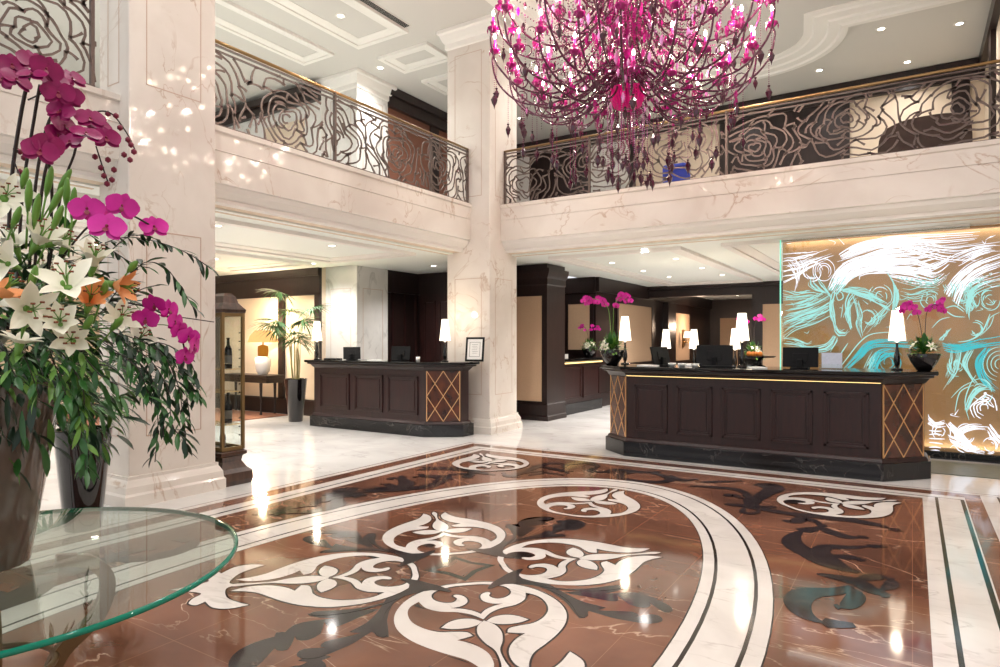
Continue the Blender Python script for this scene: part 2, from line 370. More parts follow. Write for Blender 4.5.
for P,w in [([(500,268),(420,264),(350,274),(345,294),(400,303),(490,302)],.17),([(480,300),(560,322),(640,330),(720,350),(820,365),(900,365),(945,345),(910,322),(820,320)],.16),([(560,330),(530,350),(500,385)],.10),([(560,330),(470,340),(400,365)],.14),([(600,340),(640,350),(620,372),(560,378)],.16)]:
    stroke(P,w,o,s,'y')
floor=structure(fl.build('floor',FM))

# ================================================================== COLUMNS
def column(name,label,x0,x1,y0,y1,mat,ztop=6.7,zb=.27,matb=None,group=None,bases=True,low=2.95,up0=3.75):
    cx,cy=(x0+x1)/2,(y0+y1)/2; t=thing(name,label,'column',(cx,cy,0),group=group)
    X0,X1,Y0,Y1=x0-cx,x1-cx,y0-cy,y1-cy
    m=MB(); m.box(X0,X1,Y0,Y1,0,ztop-.001)
    m.build('shaft',mat,t,bevel=.012)
    # raised frames: lower and upper storey
    m=MB()
    def frame_on(face,a0,a1,z0,z1,w=.009,d=.002):
        for (p0,p1,q0,q1) in ((a0,a1,z0,z0+w),(a0,a1,z1-w,z1),(a0,a0+w,z0,z1),(a1-w,a1,z0,z1)):
            if face=='-y': m.box(p0,p1,Y0-d,Y0+.001,q0,q1)
            else: m.box(X1-.001,X1+d,p0,p1,q0,q1)
    for z0,z1 in ((.62,low-.42),(up0+.12,ztop-.45)):
        frame_on('-y',X0+.16,X1-.16,z0,z1); frame_on('+x',Y0+.16,Y1-.16,z0,z1)
    m.build('panel_joint',M['joint'],t)
    # stepped base and crown
    P=[(X1,Y0),(X1,Y1),(X0,Y1),(X0,Y0)]
    m=MB(); m.sweep(P,[(0,zb),(.018,zb),(.018,zb-.03),(.03,zb-.05),(.05,zb-.09),(.055,.12),(.07,.10),(.07,0)],closed=True); m.build('base',matb or mat,t)
    m=MB(); m.sweep(P,[(0,ztop-.32),(.03,ztop-.30),(.03,ztop-.22),(.06,ztop-.18),(.10,ztop-.08),(.13,ztop-.06),(.13,ztop-.002)],closed=True); m.build('crown_moulding',M['plaster'],t)
    return t
# far corner column faces (seen from the hall: -y and +x)
ccol=column('marble_column','tall cream marble column at the inner corner between the two balconies',-6.62,-5.76,8.77,9.62,M['cream_marble'])
ncol=column('marble_column','broad cream marble column at left beside the flower vase and glass display cabinet',-6.5,-5.98,3.16,4.03,M['cream_marble'])
wcol=column('marble_column','white marble column behind the small left reception desk with arched light on it',-9.92,-9.04,9.1,9.98,M['white_marble'])

# ================================================================== BALCONY EDGES (fascia + soffit)
prof=[(0,3.40),(0,3.75),(.0,3.75)]
def fascia(path,name):
    m=MB()
    # stone face with a groove line, then a plaster cornice down to the ceiling
    m.sweep(path,[(-.5,3.752),(.02,3.752),(.02,3.70),(0,3.685),(0,3.50),(-.010,3.497),(-.010,3.487),(0,3.484),(0,3.16)],0)
    m.sweep(path,[(0,3.16),(-.03,3.15),(-.05,3.10),(-.12,3.04),(-.15,3.03),(-.15,2.99),(-.22,2.975)],1)
    m.sweep(path,[(-.22,2.975),(-.45,2.975),(-.45,2.95),(-.5,2.95),(-.5,3.752)],2)
    return structure(m.build(name,[M['cream_marble'],M['plaster'],M['cream_wall']]))
fascia([(-6.14,-3),(-6.14,3.16)],'trim_1')
fascia([(-6.14,4.03),(-6.14,8.77)],'trim_2')
fascia([(-5.76,9.1),(4.2,9.1)],'trim_3')
# lower ceilings / upper floors
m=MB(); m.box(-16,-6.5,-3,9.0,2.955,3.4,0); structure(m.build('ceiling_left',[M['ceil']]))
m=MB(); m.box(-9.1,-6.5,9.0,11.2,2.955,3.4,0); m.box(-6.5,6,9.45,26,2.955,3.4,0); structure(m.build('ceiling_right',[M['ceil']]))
# plaster tray mouldings on the low ceilings
def tray(m,x0,x1,y0,y1,z,w=.16,d=.03):
    P=[(x0,y0),(x1,y0),(x1,y1),(x0,y1)]
    Pi=P[::-1]
    m.sweep(P,[(0,z+.002),(0,z-d),(-w*.35,z-d),(-w*.35,z-d*.5),(-w*.7,z-d*.5),(-w,z-d*.2),(-w,z+.002)],closed=True)
m=MB(); tray(m,-8.9,-6.9,-1,8.3,2.955,.3,.05); tray(m,-11.8,-9.4,-1,8.3,2.955,.3,.05); structure(m.build('trim_4',M['plaster']))
m=MB(); tray(m,-5.3,-3.0,9.9,16.4,2.955,.3,.05); tray(m,-2.4,.6,9.9,16.4,2.955,.3,.05); structure(m.build('trim_5',M['plaster']))

# ================================================================== UPPER CEILING
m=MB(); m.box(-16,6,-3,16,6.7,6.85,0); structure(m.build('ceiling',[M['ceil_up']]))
m=MB()
tray(m,-9.62,-8.82,4.0,8.31,6.7,.2,.05); tray(m,-8.27,-7.12,2.6,8.36,6.7,.24,.05); tray(m,-8.27,-7.12,8.84,9.6,6.7,.22,.05); tray(m,-8.27,-7.12,10.1,10.9,6.7,.22,.05)
tray(m,-9.62,-8.82,.5,3.4,6.7,.2,.05); tray(m,-8.27,-7.12,-1,2.2,6.7,.24,.05)
structure(m.build('trim_6',M['plaster']))
# oval-ended cornice over the hall
path=[(3.8,11.95),(-.88,11.95)]+[(-2.5+1.62*cos(a),11.85+1.55*sin(a)) for a in [pi*i/24 for i in range(1,24)]]+[(-4.12,11.95),(-5.4,11.95),(-5.4,-2)]
m=MB(); m.sweep(path[::-1],[(0,6.705),(0,6.60),(.10,6.60),(.13,6.625),(.28,6.63),(.31,6.655),(.50,6.66),(.53,6.68),(.66,6.685),(.66,6.705)])
m.sweep(path[::-1],[(0,6.60),(0,6.705)])
structure(m.build('trim_7',M['plaster']))
m=MB(); m.box(-7.095,-6.975,6.2,8.25,6.685,6.699,0)
for i in range(4): m.box(-7.088+i*.029,-7.074+i*.029,6.22,8.23,6.678,6.686,1)
tag(m.build('ceiling_vent',[M['plaster'],M['plastic']]),'long black slotted air vent in the upper ceiling at left','vent')

# ================================================================== WALLS, lower storey
m=MB()
# left lounge wall: dark frame, cream panels between
m.box(-16,-9.9,9.0,9.2,0,3.4,0)
m.box(-16,-9.9,8.93,9.0,2.42,2.955,1); m.box(-16,-9.9,8.90,8.94,2.80,2.955,1)
m.box(-16,-9.9,8.93,9.0,0,.32,1); m.box(-16,-9.9,8.915,8.93,.24,.30,1)
for x in (-15.2,-13.2,-11.07,-9.98): m.box(x-.06,x+.08,8.93,9.0,.3,2.45,1)
structure(m.build('wall_lounge',[M['cream_wall'],M['wood2']]))
m=MB(); m.box(-16,-15.8,-3,9.0,0,3.0,0); structure(m.build('wall_left',[M['cream_wall']]))
m=MB(); m.box(-16,6,-3.2,-3,0,1.0,0); structure(m.build('baseboard_back',[M['white_marble']]))
# door recess behind the small desk
m=MB(); m.box(-9.3,-9.1,9.98,11.2,0,2.95,0); m.box(-9.1,-6.62,11.0,11.2,0,2.95,0); m.box(-6.62,-6.5,9.62,11.0,0,2.95,0)
m.box(-9.1,-9.04,9.98,11.0,2.5,2.95,0); m.box(-9.1,-6.62,10.94,11.0,2.5,2.95,0)
structure(m.build('wall_recess',[M['wood2']]))
def door(n,x0,x1,y,label=None):
    m=MB(); m.box(x0,x1,y-.05,y,0.0,2.5,0)
    for a,b in ((x0+.12,(x0+x1)/2-.05),((x0+x1)/2+.05,x1-.12)):
        for z0,z1 in ((.2,.85),(1.0,2.35)):
            for (p,q_,r,t_) in ((a,b,z0,z0+.03),(a,b,z1-.03,z1),(a,a+.03,z0,z1),(b-.03,b,z0,z1)): m.box(p,q_,y-.075,y-.05,r,t_,0)
    d=structure(m.build('door_%d'%n,[M['wood']]))
    h=MB(); h.tube([(x1-.07,y-.06,.95),(x1-.07,y-.11,.97),(x1-.07,y-.11,1.25),(x1-.07,y-.06,1.27)],.009,8); h.build('door_handle',M['chrome'],d)
door(1,-8.95,-8.0,10.94); door(2,-7.95,-7.0,10.94)
m=MB()
for y in (10.15,10.55,10.9): m.box(-9.1,-9.06,y-.02,y+.02,0,2.5)
structure(m.build('trim_8',M['wood']))
# right lower side: pier, recess and long panelled wall
def framed(m,face,c,a0,a1,z0,z1,w=.07,d=.03,fill=True):
    """dark frame with a fabric panel on plane y=c ('-y') or x=c ('+x')"""
    for (p0,p1,q0,q1) in ((a0-w,a1+w,z0-w,z0),(a0-w,a1+w,z1,z1+w),(a0-w,a0,z0,z1),(a1,a1+w,z0,z1)):
        if face=='-y': m.box(p0,p1,c-d,c,q0,q1,0)
        else: m.box(c,c+d,p0,p1,q0,q1,0)
    if fill:
        if face=='-y': m.box(a0,a1,c-.01,c,z0,z1,1)
        else: m.box(c,c+.01,a0,a1,z0,z1,1)
t=thing('wall_pier','dark wood pier with beige fabric panel just right of the corner column','pier',(-6.2,11.12,0))
m=MB(); m.box(-.45,.42,-.37,.37,0,2.95,0); framed(m,'-y',-.37,-.45,.32,.36,2.35,.0,.02); m.build('body',[M['wood2'],M['fabric']],t)
m=MB(); m.sweep([(.42,.37),(.42,-.37),(-.45,-.37)][::-1],[(0,2.55),(.02,2.57),(.02,2.68),(.05,2.72),(.09,2.80),(.09,2.86)]); m.build('crown_moulding',M['wood2'],t)
m=MB(); m.sweep([(.42,.37),(.42,-.37),(-.45,-.37)][::-1],[(0,.32),(.02,.30),(.02,.1),(.04,.08),(.04,0)]); m.build('base',M['wood2'],t)
m=MB(); m.box(-7.6,-6.06,13.6,13.8,0,2.95,0); framed(m,'-y',13.6,-6.75,-6.2,1.3,2.35,.09); m.box(-7.6,-6.06,13.53,13.6,2.6,2.95,0)
m.box(-7.6,-7.4,11.49,13.6,0,2.95,0); m.box(-7.6,-6.65,11.3,11.49,0,2.95,0)
structure(m.build('wall_niche',[M['wood2'],M['fabric']]))
m=MB(); m.box(-6.26,-6.06,13.8,24,0,2.95,0); m.box(-6.06,-5.98,13.6,24,2.62,2.95,0); m.box(-6.06,-6.0,13.6,24,0,.3,0)
framed(m,'+x',-6.06,14.9,17.3,.95,2.42,.1); framed(m,'+x',-6.06,19.4,20.9,.9,2.35,.12)
m.box(-6.06,-5.9,18.3,19.0,0,2.6,0)
structure(m.build('wall_office_left',[M['wood2'],M['fabric']]))
m=MB(); m.box(-6.06,-2.6,23.4,23.6,0,2.95,0); framed(m,'-y',23.4,-5.7,-5.1,.5,2.3,.1); framed(m,'-y',23.4,-4.4,-3.8,.5,2.3,.1); structure(m.build('wall_office_back',[M['wood2'],M['fabric']]))
m=MB(); m.box(-6.06,6,16.9,17.1,2.66,2.95,0); m.box(-6.06,6,16.8,16.92,2.86,2.95,0)
m.box(-3.35,6,16.9,17.1,0,2.66,0); framed(m,'-y',16.9,-3.1,-1.3,.6,2.4,.1)
structure(m.build('wall_office_front',[M['wood2'],M['fabric']]))
m=MB(); m.box(-3.35,-3.15,17.1,23.4,0,2.95,0); structure(m.build('wall_office_right',[M['wood2']]))
m=MB(); m.box(4.2,4.4,-3,16,0,6.7,0); m.box(6,6.2,-3,16,0,6.7,0); structure(m.build('wall_right',[M['cream_marble']]))

# ================================================================== WALLS, upper storey
m=MB(); m.box(-16,-9.92,9.0,9.2,3.4,6.7,0); m.box(-16,-9.92,8.9,9.0,6.28,6.60,1); m.box(-16,-9.92,8.82,8.9,6.46,6.60,1)
for x in (-13.4,-11.6): m.box(x,x+1.2,8.97,9.0,3.4,6.0,2)
structure(m.build('wall_upper_left',[M['white_marble'],M['wood2'],M['cream_wall']]))
m=MB(); m.box(-16,-15.8,-3,9.0,3.4,6.7,0); structure(m.build('wall_upper_far_left',[M['white_marble']]))
m=MB(); m.box(-9.24,-9.1,9.98,15,3.4,6.7,1); m.box(-9.1,-9.0,9.98,15,6.3,6.69,0); m.box(-9.1,-8.94,9.98,15,6.52,6.69,0); m.box(-9.1,-9.06,11.4,11.7,3.4,6.3,0)
structure(m.build('wall_upper_recess',[M['wood2'],plain('reddish_brown_panel',(118,76,60),.5)]))
m=MB(); Y=14.9
m.box(-9.1,1.12,Y,Y+.2,3.4,6.7,0)                                   # cream ground
m.box(-9.1,1.12,Y-.1,Y,6.35,6.69,1); m.box(-9.1,1.12,Y-.18,Y-.1,6.55,6.69,1)
for a,b,k in ((-9.1,-8.5,3),(-8.5,-6.8,1),(-6.8,-5.75,3),(-5.75,-5.6,1),(-3.63,-1.07,1),(.62,.9,1)): m.box(a,b,Y-.06,Y,3.4,6.35,k)
structure(m.build('wall_upper_back',[M['cream_wall'],M['wood2'],M['cream_wall'],M['white_marble']]))
m=MB(); m.box(1.12,1.3,9.2,14.9,3.4,6.7,0); m.box(1.02,1.12,9.3,14.9,6.45,6.69,1); m.box(1.05,1.12,12.9,13.25,3.4,6.5,1); m.box(1.05,1.12,10.2,11.6,3.4,6.5,1)
structure(m.build('wall_upper_right',[M['cream_wall'],M['wood2']]))

# ================================================================== BALCONY RAILINGS
def lattice(mb,fn,L_,H_,seed,pitch=1.15,w=.024,d=.012):
    """roses of overlapping petal strokes; fn(s,t,o) -> 3D point on the railing plane"""
    rnd=random.Random(seed); roses=[]; x=-.1+.5*rnd.random()
    while x<L_+.7:
        roses.append((x,H_*(.36+.28*rnd.random()),rnd.random()*9)); x+=pitch*(.85+.25*rnd.random())
    lines=[]
    R_=[.045,.10,.165,.24,.32,.41,.505,.61,.72,.84]; N_=[2,3,4,5,6,7,8,9,10,11]
    for ri,(cx,cy,ph) in enumerate(roses):
        def pt(r,a):
            r2=r*(1+.10*sin(3*a+ph)+.07*sin(5*a+2*ph+r*9)); a2=a+.35*r*sin(ph)
            px,py=cx+1.12*r2*cos(a2),cy+.98*r2*sin(a2)
            return (px+.02*sin(13*py+ph),py+.02*sin(11*px+ph))
        prev=None
        for k,(r,n) in enumerate(zip(R_,N_)):
            p0=rnd.random()*6.3; th=sorted([p0+2*pi*(i+rnd.uniform(-.22,.22))/n for i in range(n)])
            sp=(R_[k+1]-r) if k+1<len(R_) else .11
            for i in range(n):
                a0=th[i]; a1=th[(i+1)%n]+(2*pi if i==n-1 else 0); b=sp*rnd.uniform(.25,.75); t0=-rnd.uniform(.0,.10)
                P=[pt(r+b*sin(pi*max(0,min(1,t)))*(1 if t<.6 else .8)-.10*sp*t,a0+(a1-a0)*t) for t in [t0+(1-t0)*j/7 for j in range(8)]]
                if rnd.random()>.07: lines.append((ri,P))
                # vein from the valley outwards
                if k>0 and rnd.random()<.9:
                    rr=r+sp*rnd.uniform(.95,1.25); aa=a0+rnd.uniform(-.5,.5)*.22/max(r,.15)
                    lines.append((ri,[pt(r+(rr-r)*j/4,a0+(aa-a0)*(j/4)**1.5) for j in range(5)]))
    def own(ri,p):
        d0=hypot(p[0]-roses[ri][0],p[1]-roses[ri][1])
        return all(j==ri or d0<hypot(p[0]-c[0],p[1]-c[1])+.035 for j,c in enumerate(roses)) and -.004<=p[0]<=L_+.004 and -.02<=p[1]<=H_+.02
    for ri,P in lines:
        run=[]
        for p in P+[None]:
            if p is not None and own(ri,p): run.append(p); continue
            if len(run)>1:
                n=len(run); vs=[]; fs=[]
                for i,(px,py) in enumerate(run):
                    a_=run[max(i-1,0)]; b_=run[min(i+1,n-1)]; dx,dy=b_[0]-a_[0],b_[1]-a_[1]; l=hypot(dx,dy) or 1
                    ww=w*(.75+.45*abs(2*i/(n-1)-1)**2)/2; nx,ny=-dy/l*ww,dx/l*ww
                    vs+=[fn(px-nx,py-ny,-d/2),fn(px+nx,py+ny,-d/2),fn(px+nx,py+ny,d/2),fn(px-nx,py-ny,d/2)]
                for i in range(n-1):
                    for k in range(4): fs.append((i*4+k,i*4+(k+1)%4,(i+1)*4+(k+1)%4,(i+1)*4+k))
                fs+=[(3,2,1,0),((n-1)*4,(n-1)*4+1,(n-1)*4+2,(n-1)*4+3)]
                mb.add(vs,fs,0)
            run=[]
def railing(label,p0,p1,seed,breaks):
    L_=hypot(p1[0]-p0[0],p1[1]-p0[1]); t=thing('balcony_railing',label,'railing',(p0[0],p0[1],3.752),group=None)
    ex,ey=(p1[0]-p0[0])/L_,(p1[1]-p0[1])/L_
    W=lambda s,tt,o: Vector((s*ex+o*ey, s*ey-o*ex, tt))
    def bar(z,h,w,name,mat,round_=False):
        m=MB()
        if round_: m.tube([W(0,z,0),W(L_,z,0)],h,12)
        else:
            v=[W(0,z,-w/2),W(L_,z,-w/2),W(L_,z,w/2),W(0,z,w/2)]
            v+=[x+Vector((0,0,h)) for x in v]; m.add(v,[(0,3,2,1),(4,5,6,7),(0,1,5,4),(1,2,6,5),(2,3,7,6),(3,0,4,7)])
        m.build(name,mat,t)
    bar(.905,.019,0,'handrail',M['brass'],True)
    bar(.855,.012,.04,'top_rail',M['bronze']); bar(.80,.014,.03,'upper_rail',M['bronze']); bar(.012,.02,.035,'bottom_rail',M['bronze'])
    for i in range(len(breaks)-1):
        a,b=breaks[i],breaks[i+1]
        m=MB()
        for (p0_,p1_,q0_,q1_) in ((0,b-a,0,.012),(0,b-a,.785,.797),(0,.012,0,.797),(b-a-.012,b-a,0,.797)):
            v=[W(a+x_,y_,o_) for o_ in (-.006,.006) for x_,y_ in ((p0_,q0_+.02),(p1_,q0_+.02),(p1_,q1_+.02),(p0_,q1_+.02))]; m.add(v,[(0,3,2,1),(4,5,6,7),(0,1,5,4),(1,2,6,5),(2,3,7,6),(3,0,4,7)])
        lattice(m,lambda s,tt,o,a=a: W(s+a,tt+.03,o),b-a,.775,seed+i); m.build('lattice_panel',M['bronze'],t)
    for b in breaks:
        m=MB(); s0=min(max(b,.02),L_-.02)
        v=[W(s0-.015,0,-.02),W(s0+.015,0,-.02),W(s0+.015,0,.02),W(s0-.015,0,.02)]; v+=[x+Vector((0,0,.9)) for x in v]
        m.add(v,[(0,3,2,1),(4,5,6,7),(0,1,5,4),(1,2,6,5),(2,3,7,6),(3,0,4,7)]); m.build('post',M['bronze'],t)
    return t
railing('rose-patterned balcony railing left of the near marble column, above the orchids',(-6.19,-.4),(-6.19,2.97),11,[0,1.7,3.37])
railing('rose-patterned balcony railing running between the near and the corner marble columns',(-6.19,4.04),(-6.19,8.765),31,[0,1.8,3.75,4.725])
railing('long rose-patterned balcony railing above the main reception desk and glass mural',(-5.755,9.2),(4.19,9.2),52,[0,1.55,3.6,6.6,9.945])
# ================================================================== RECEPTION DESKS
def face_frame(face, c0, c1, z0, z1):
    pass
def desk(name,label,foot,front,panels,chamf,z_pl=.19,ztop=1.17,led=True,edge_gold=()):
    """foot: footprint (x,y) list, travel so that outside is on the right; front edge indices; all world coordinates"""
    cx=sum(p[0] for p in foot)/len(foot); cy=sum(p[1] for p in foot)/len(foot)
    t=thing(name,label,'reception desk',(cx,cy,0)); F=[(x-cx,y-cy) for x,y in foot]
    def off(P,d):
        n=len(P); out=[]
        for i in range(n):
            a,b,c=P[i-1],P[i],P[(i+1)%n]
            n1=((b[1]-a[1]),-(b[0]-a[0])); l=hypot(*n1); n1=(n1[0]/l,n1[1]/l)
            n2=((c[1]-b[1]),-(c[0]-b[0])); l=hypot(*n2); n2=(n2[0]/l,n2[1]/l)
            mx,my=n1[0]+n2[0],n1[1]+n2[1]; l=(mx*mx+my*my)/2; out.append((b[0]+mx/l*d,b[1]+my/l*d))
        return out
    Fi=off(F,-.06)
    m=MB(); m.prism(F,0.002,z_pl); m.build('plinth',M['black_stone'],t,bevel=.006)
    m=MB(); m.prism(Fi,z_pl,1.06); m.sweep(Fi,[(0,z_pl+.05),(.02,z_pl+.04),(.035,z_pl+.01),(.035,z_pl)],closed=True)
    m.build('body',M['wood'],t,bevel=.004)
    m=MB(); m.sweep(Fi,[(0,1.03),(.02,1.05),(.05,1.09),(.09,1.10),(.09,1.125),(.0,1.125)],closed=True); m.build('cornice',M['wood2'],t)
    m=MB(); m.prism(off(Fi,.13),1.125,ztop); m.build('countertop',M['granite'],t,bevel=.012)
    if led:
        m=MB(); m.sweep(Fi[front:front+2],[(.004,1.050),(.02,1.050),(.02,1.044),(.004,1.044),(.004,1.050)]); m.build('light_strip',M['ledstrip'],t)
    def on_face(i,s0,s1,z0,z1,d0,d1,mb,mi=0):
        a,b=Fi[i],Fi[(i+1)%len(Fi)]; l=hypot(b[0]-a[0],b[1]-a[1]); ex,ey=(b[0]-a[0])/l,(b[1]-a[1])/l; nx,ny=ey,-ex
        def W(s,z,d): return (a[0]+ex*s+nx*d,a[1]+ey*s+ny*d,z)
        v=[W(s0,z0,d0),W(s1,z0,d0),W(s1,z0,d1),W(s0,z0,d1),W(s0,z1,d0),W(s1,z1,d0),W(s1,z1,d1),W(s0,z1,d1)]
        mb.add(v,[(0,3,2,1),(4,5,6,7),(0,1,5,4),(1,2,6,5),(2,3,7,6),(3,0,4,7)],mi)
    def strip(i,p,q_,mb,w=.014,d=.012,mi=0):
        a,b=Fi[i],Fi[(i+1)%len(Fi)]; l=hypot(b[0]-a[0],b[1]-a[1]); ex,ey=(b[0]-a[0])/l,(b[1]-a[1])/l; nx,ny=ey,-ex
        dx,dz=q_[0]-p[0],q_[1]-p[1]; L_=hypot(dx,dz); ux,uz=-dz/L_*w/2,dx/L_*w/2
        W=lambda s,z,dd:(a[0]+ex*s+nx*dd,a[1]+ey*s+ny*dd,z)
        c=[(p[0]-ux,p[1]-uz),(p[0]+ux,p[1]+uz),(q_[0]+ux,q_[1]+uz),(q_[0]-ux,q_[1]-uz)]
        v=[W(s,z,0) for s,z in c]+[W(s,z,d) for s,z in c]
        mb.add(v,[(0,1,2,3),(7,6,5,4),(0,4,5,1),(1,5,6,2),(2,6,7,3),(3,7,4,0)],mi)
    for (i,s0,s1) in panels:
        m=MB(); z0,z1=.33,.94; w=.028
        for k,(ww,dd) in enumerate(((.0,.022),(.022,.012))):
            for (p0,p1,q0,q1) in ((s0+ww,s1-ww,z0+ww,z0+ww+w),(s0+ww,s1-ww,z1-ww-w,z1-ww),(s0+ww,s0+ww+w,z0+ww,z1-ww),(s1-ww-w,s1-ww,z0+ww,z1-ww)):
                on_face(i,p0,p1,q0,q1,-.002,dd,m)
        on_face(i,s0+.07,s1-.07,z0+.07,z1-.07,-.002,.01,m)
        m.build('raised_panel',M['wood'],t,bevel=.003)
    for (i,n) in chamf:
        a,b=Fi[i],Fi[(i+1)%len(Fi)]; l=hypot(b[0]-a[0],b[1]-a[1]); z0,z1=.24,1.03
        m=MB(); on_face(i,.02,l-.02,z0,z1,-.002,.008,m); m.build('burl_panel',M['burl'],t)
        m=MB(); w0,w1=.025,l-.025; h=z1-z0; W=w1-w0
        strip(i,(w0,z0),(w0,z1),m); strip(i,(w1,z0),(w1,z1),m)
        for (p,q_) in (((0,.0),(1,1.)),((0,1.),(1,0.)),((0,.5),(.5,1)),((.5,1),(1,.5)),((0,.5),(.5,0)),((.5,0),(1,.5))):
            strip(i,(w0+p[0]*W,z0+p[1]*h),(w0+q_[0]*W,z0+q_[1]*h),m,w=.012)
        m.build('diamond_strips',M['gold_strip'],t)
    return t
main=desk('reception_desk','long dark mahogany reception desk in front of the glass mural',
    [(-3.58,8.9),(-3.58,8.36),(-3.18,8.02),(-.26,8.02),(.17,8.48),(.17,8.9)],2,
    [(2,.10+i*.555,.10+i*.555+.44) for i in range(5)],[(1,0),(3,0)])
small=desk('reception_desk','smaller dark mahogany reception desk at left against the corner marble column',
    [(-9.0,8.55),(-9.0,7.9),(-6.42,7.9),(-5.92,8.26),(-5.92,8.55)],1,
    [(1,.14,.86),(1,.98,1.62),(1,1.72,2.36)],[(2,0)],led=False)
# second work surface behind the main desk
t=thing('back_counter','low dark work counter behind the main desk holding lamps and a plant bowl','counter',(-2.6,11.6,0))
m=MB(); m.box(-1.45,1.25,-.35,.45,0,.98); m.build('body',M['wood2'],t,bevel=.01)
m=MB(); m.box(-1.52,1.32,-.42,.52,.98,1.03); m.build('worktop',M['granite'],t,bevel=.01)
# side cabinet in the niche
t=thing('side_cabinet','dark wood side cabinet with lit top edge in the niche right of the corner column','cabinet',(-6.55,12.55,0))
m=MB(); m.box(-.8,.64,-1.0,1.0,.22,1.02); m.build('body',M['wood'],t,bevel=.006)
m=MB(); m.box(-.8,.66,-1.02,1.02,0,.22); m.build('plinth',M['black_stone'],t)
m=MB(); m.box(-.8,.72,-1.04,1.03,1.08,1.14); m.build('worktop',M['granite'],t,bevel=.008)
m=MB(); m.box(-.8,.66,-1.0,1.0,1.02,1.08); m.build('cornice',M['wood2'],t)
m=MB(); m.box(.661,.675,-1.0,1.0,1.035,1.06); m.build('light_strip',M['ledstrip'],t)
for k in range(2):
    m=MB(); y0=-.92+k*.95
    for (a,b,c,d) in ((y0,y0+.85,.3,.34),(y0,y0+.85,.92,.96),(y0,y0+.04,.3,.96),(y0+.81,y0+.85,.3,.96)): m.box(.639,.665,a,b,c,d)
    m.box(.639,.648,y0+.04,y0+.81,.34,.92); m.build('door_panel',M['wood'],t,bevel=.002)

# ================================================================== ETCHED GLASS MURAL
for zz0,rx in ((2.90,0),(.14,pi)):
    l=bpy.data.lights.new('mural_edge_light','AREA'); l.shape='RECTANGLE'; l.size=5.6; l.size_y=.05; l.energy=8; l.color=(.95,1,1)
    o=bpy.data.objects.new('mural_edge_light',l); C.objects.link(o); o.location=(1.3,9.935,zz0); o.rotation_euler=(rx,0,0)
t=thing('etched_glass_mural','large glass panel etched with glowing galloping horses behind the main desk','mural',(0,9.98,0))
m=MB(); m.box(-1.56,4.19,0,.06,.10,2.93); m.build('backing_panel',plain('bronze_brown_backing',(186,134,82),.5,metal=.0,noise=.3,nscale=1.4),t)
m=MB(); m.box(-1.56,4.19,-.02,.08,0.001,.10); m.build('base_rail',M['black_stone'],t)
seams=[on_y(861,300,9.9)[0],on_y(944,300,9.9)[0]]
xs=[-1.57]+seams+[1.45,2.8,4.18]
for a,b in zip(xs[:-1],xs[1:]):
    m=MB(); m.box(a+.002,b-.002,-.09,-.08,.10,2.925); m.build('glass_pane',M['glass'],t)
m=MB(); m.box(-1.585,-1.57,-.092,-.078,.10,2.925)
m.build('lit_glass_edge',plain('lit_glass_edge',(120,220,190),.2,emit=(120,230,200),es=.7),t)
mw=[emis('etched_line_white',(244,246,255),1.0),emis('etched_line_aqua',(176,240,232),.74),emis('etched_line_teal',(96,220,228),.6)]
rn=random.Random(5); art=MB()
def brush(P,w,k=None,jit=0,taper=True):
    w*=.47
    """P: pixel guide points on the mural plane"""
    pts=[]
    for (a,b) in crom([tuple(p) for p in P],5):
        v=on_y(a,b,9.885); pts.append((v.x,v.z))
    n=len(pts); A=[];B=[]
    for i,(x,z) in enumerate(pts):
        a=pts[max(i-1,0)]; b=pts[min(i+1,n-1)]; dx,dz=b[0]-a[0],b[1]-a[1]; l=hypot(dx,dz) or 1; t_=i/(n-1)
        ww=w*(sin(pi*(.06+.9*t_))**.6 if taper else 1)/2
        A.append((x-dz/l*ww,-.096,z+dx/l*ww)); B.append((x+dz/l*ww,-.096,z-dx/l*ww))
    for i in range(n-1):
        zz_=pts[i][1]
        if k is None: mi=0 if zz_>2.25+rn.uniform(-.12,.12) or zz_<.75+rn.uniform(-.1,.1) else 1
        else: mi=k
        art.add([A[i],A[i+1],B[i+1],B[i]],[(0,1,2,3)],mi)
def bundle(G1,G2,n,w=.02,k=None,j=.12):
    """hair strokes between two guide curves"""
    c1=crom([tuple(p) for p in G1],6); c2=crom([tuple(p) for p in G2],6); N=24
    def samp(c,t): x=t*(len(c)-1); i=min(int(x),len(c)-2); f=x-i; return (c[i][0]*(1-f)+c[i+1][0]*f,c[i][1]*(1-f)+c[i+1][1]*f)
    n=int(n*1.6)
    for i in range(n):
        s0=(i+.5)/n+rn.uniform(-j,j); s1=s0+rn.uniform(-j,j); t0=rn.uniform(0,.35) if rn.random()<.6 else 0; t1=rn.uniform(.6,1)
        P=[]
        for q_ in range(7):
            tt=t0+(t1-t0)*q_/6; s_=s0+(s1-s0)*q_/6; a=samp(c1,tt); b=samp(c2,tt)
            P.append((a[0]+(b[0]-a[0])*s_+rn.uniform(-.5,.5),a[1]+(b[1]-a[1])*s_+rn.uniform(-.5,.5)))
        P=[(max(782.5,p[0]),min(max(p[1],227),455)) for p in P]
        brush(P,w*rn.uniform(.5,1.4),k)
bundle([(839,254),(860,243),(890,236),(930,233),(985,230)],[(842,260),(870,250),(900,247),(935,250),(975,246)],17,.032,0)
bundle([(893,238),(920,240),(950,246),(1010,238)],[(896,246),(925,256),(955,262),(975,262)],9,.02,0)
bundle([(782,256),(800,254),(815,252),(832,246)],[(783,282),(795,278),(812,268),(836,260)],13,.024,0)
bundle([(783,262),(790,270),(796,282),(793,296)],[(800,256),(806,266),(800,276),(799,284)],8,.018,0)
for r in (5,7,9,11):
    a0=rn.uniform(0,3); brush([(824+r*cos(a0+k*.6)*1.0,271+r*sin(a0+k*.6)*1.1) for k in range(8)],.022,0)
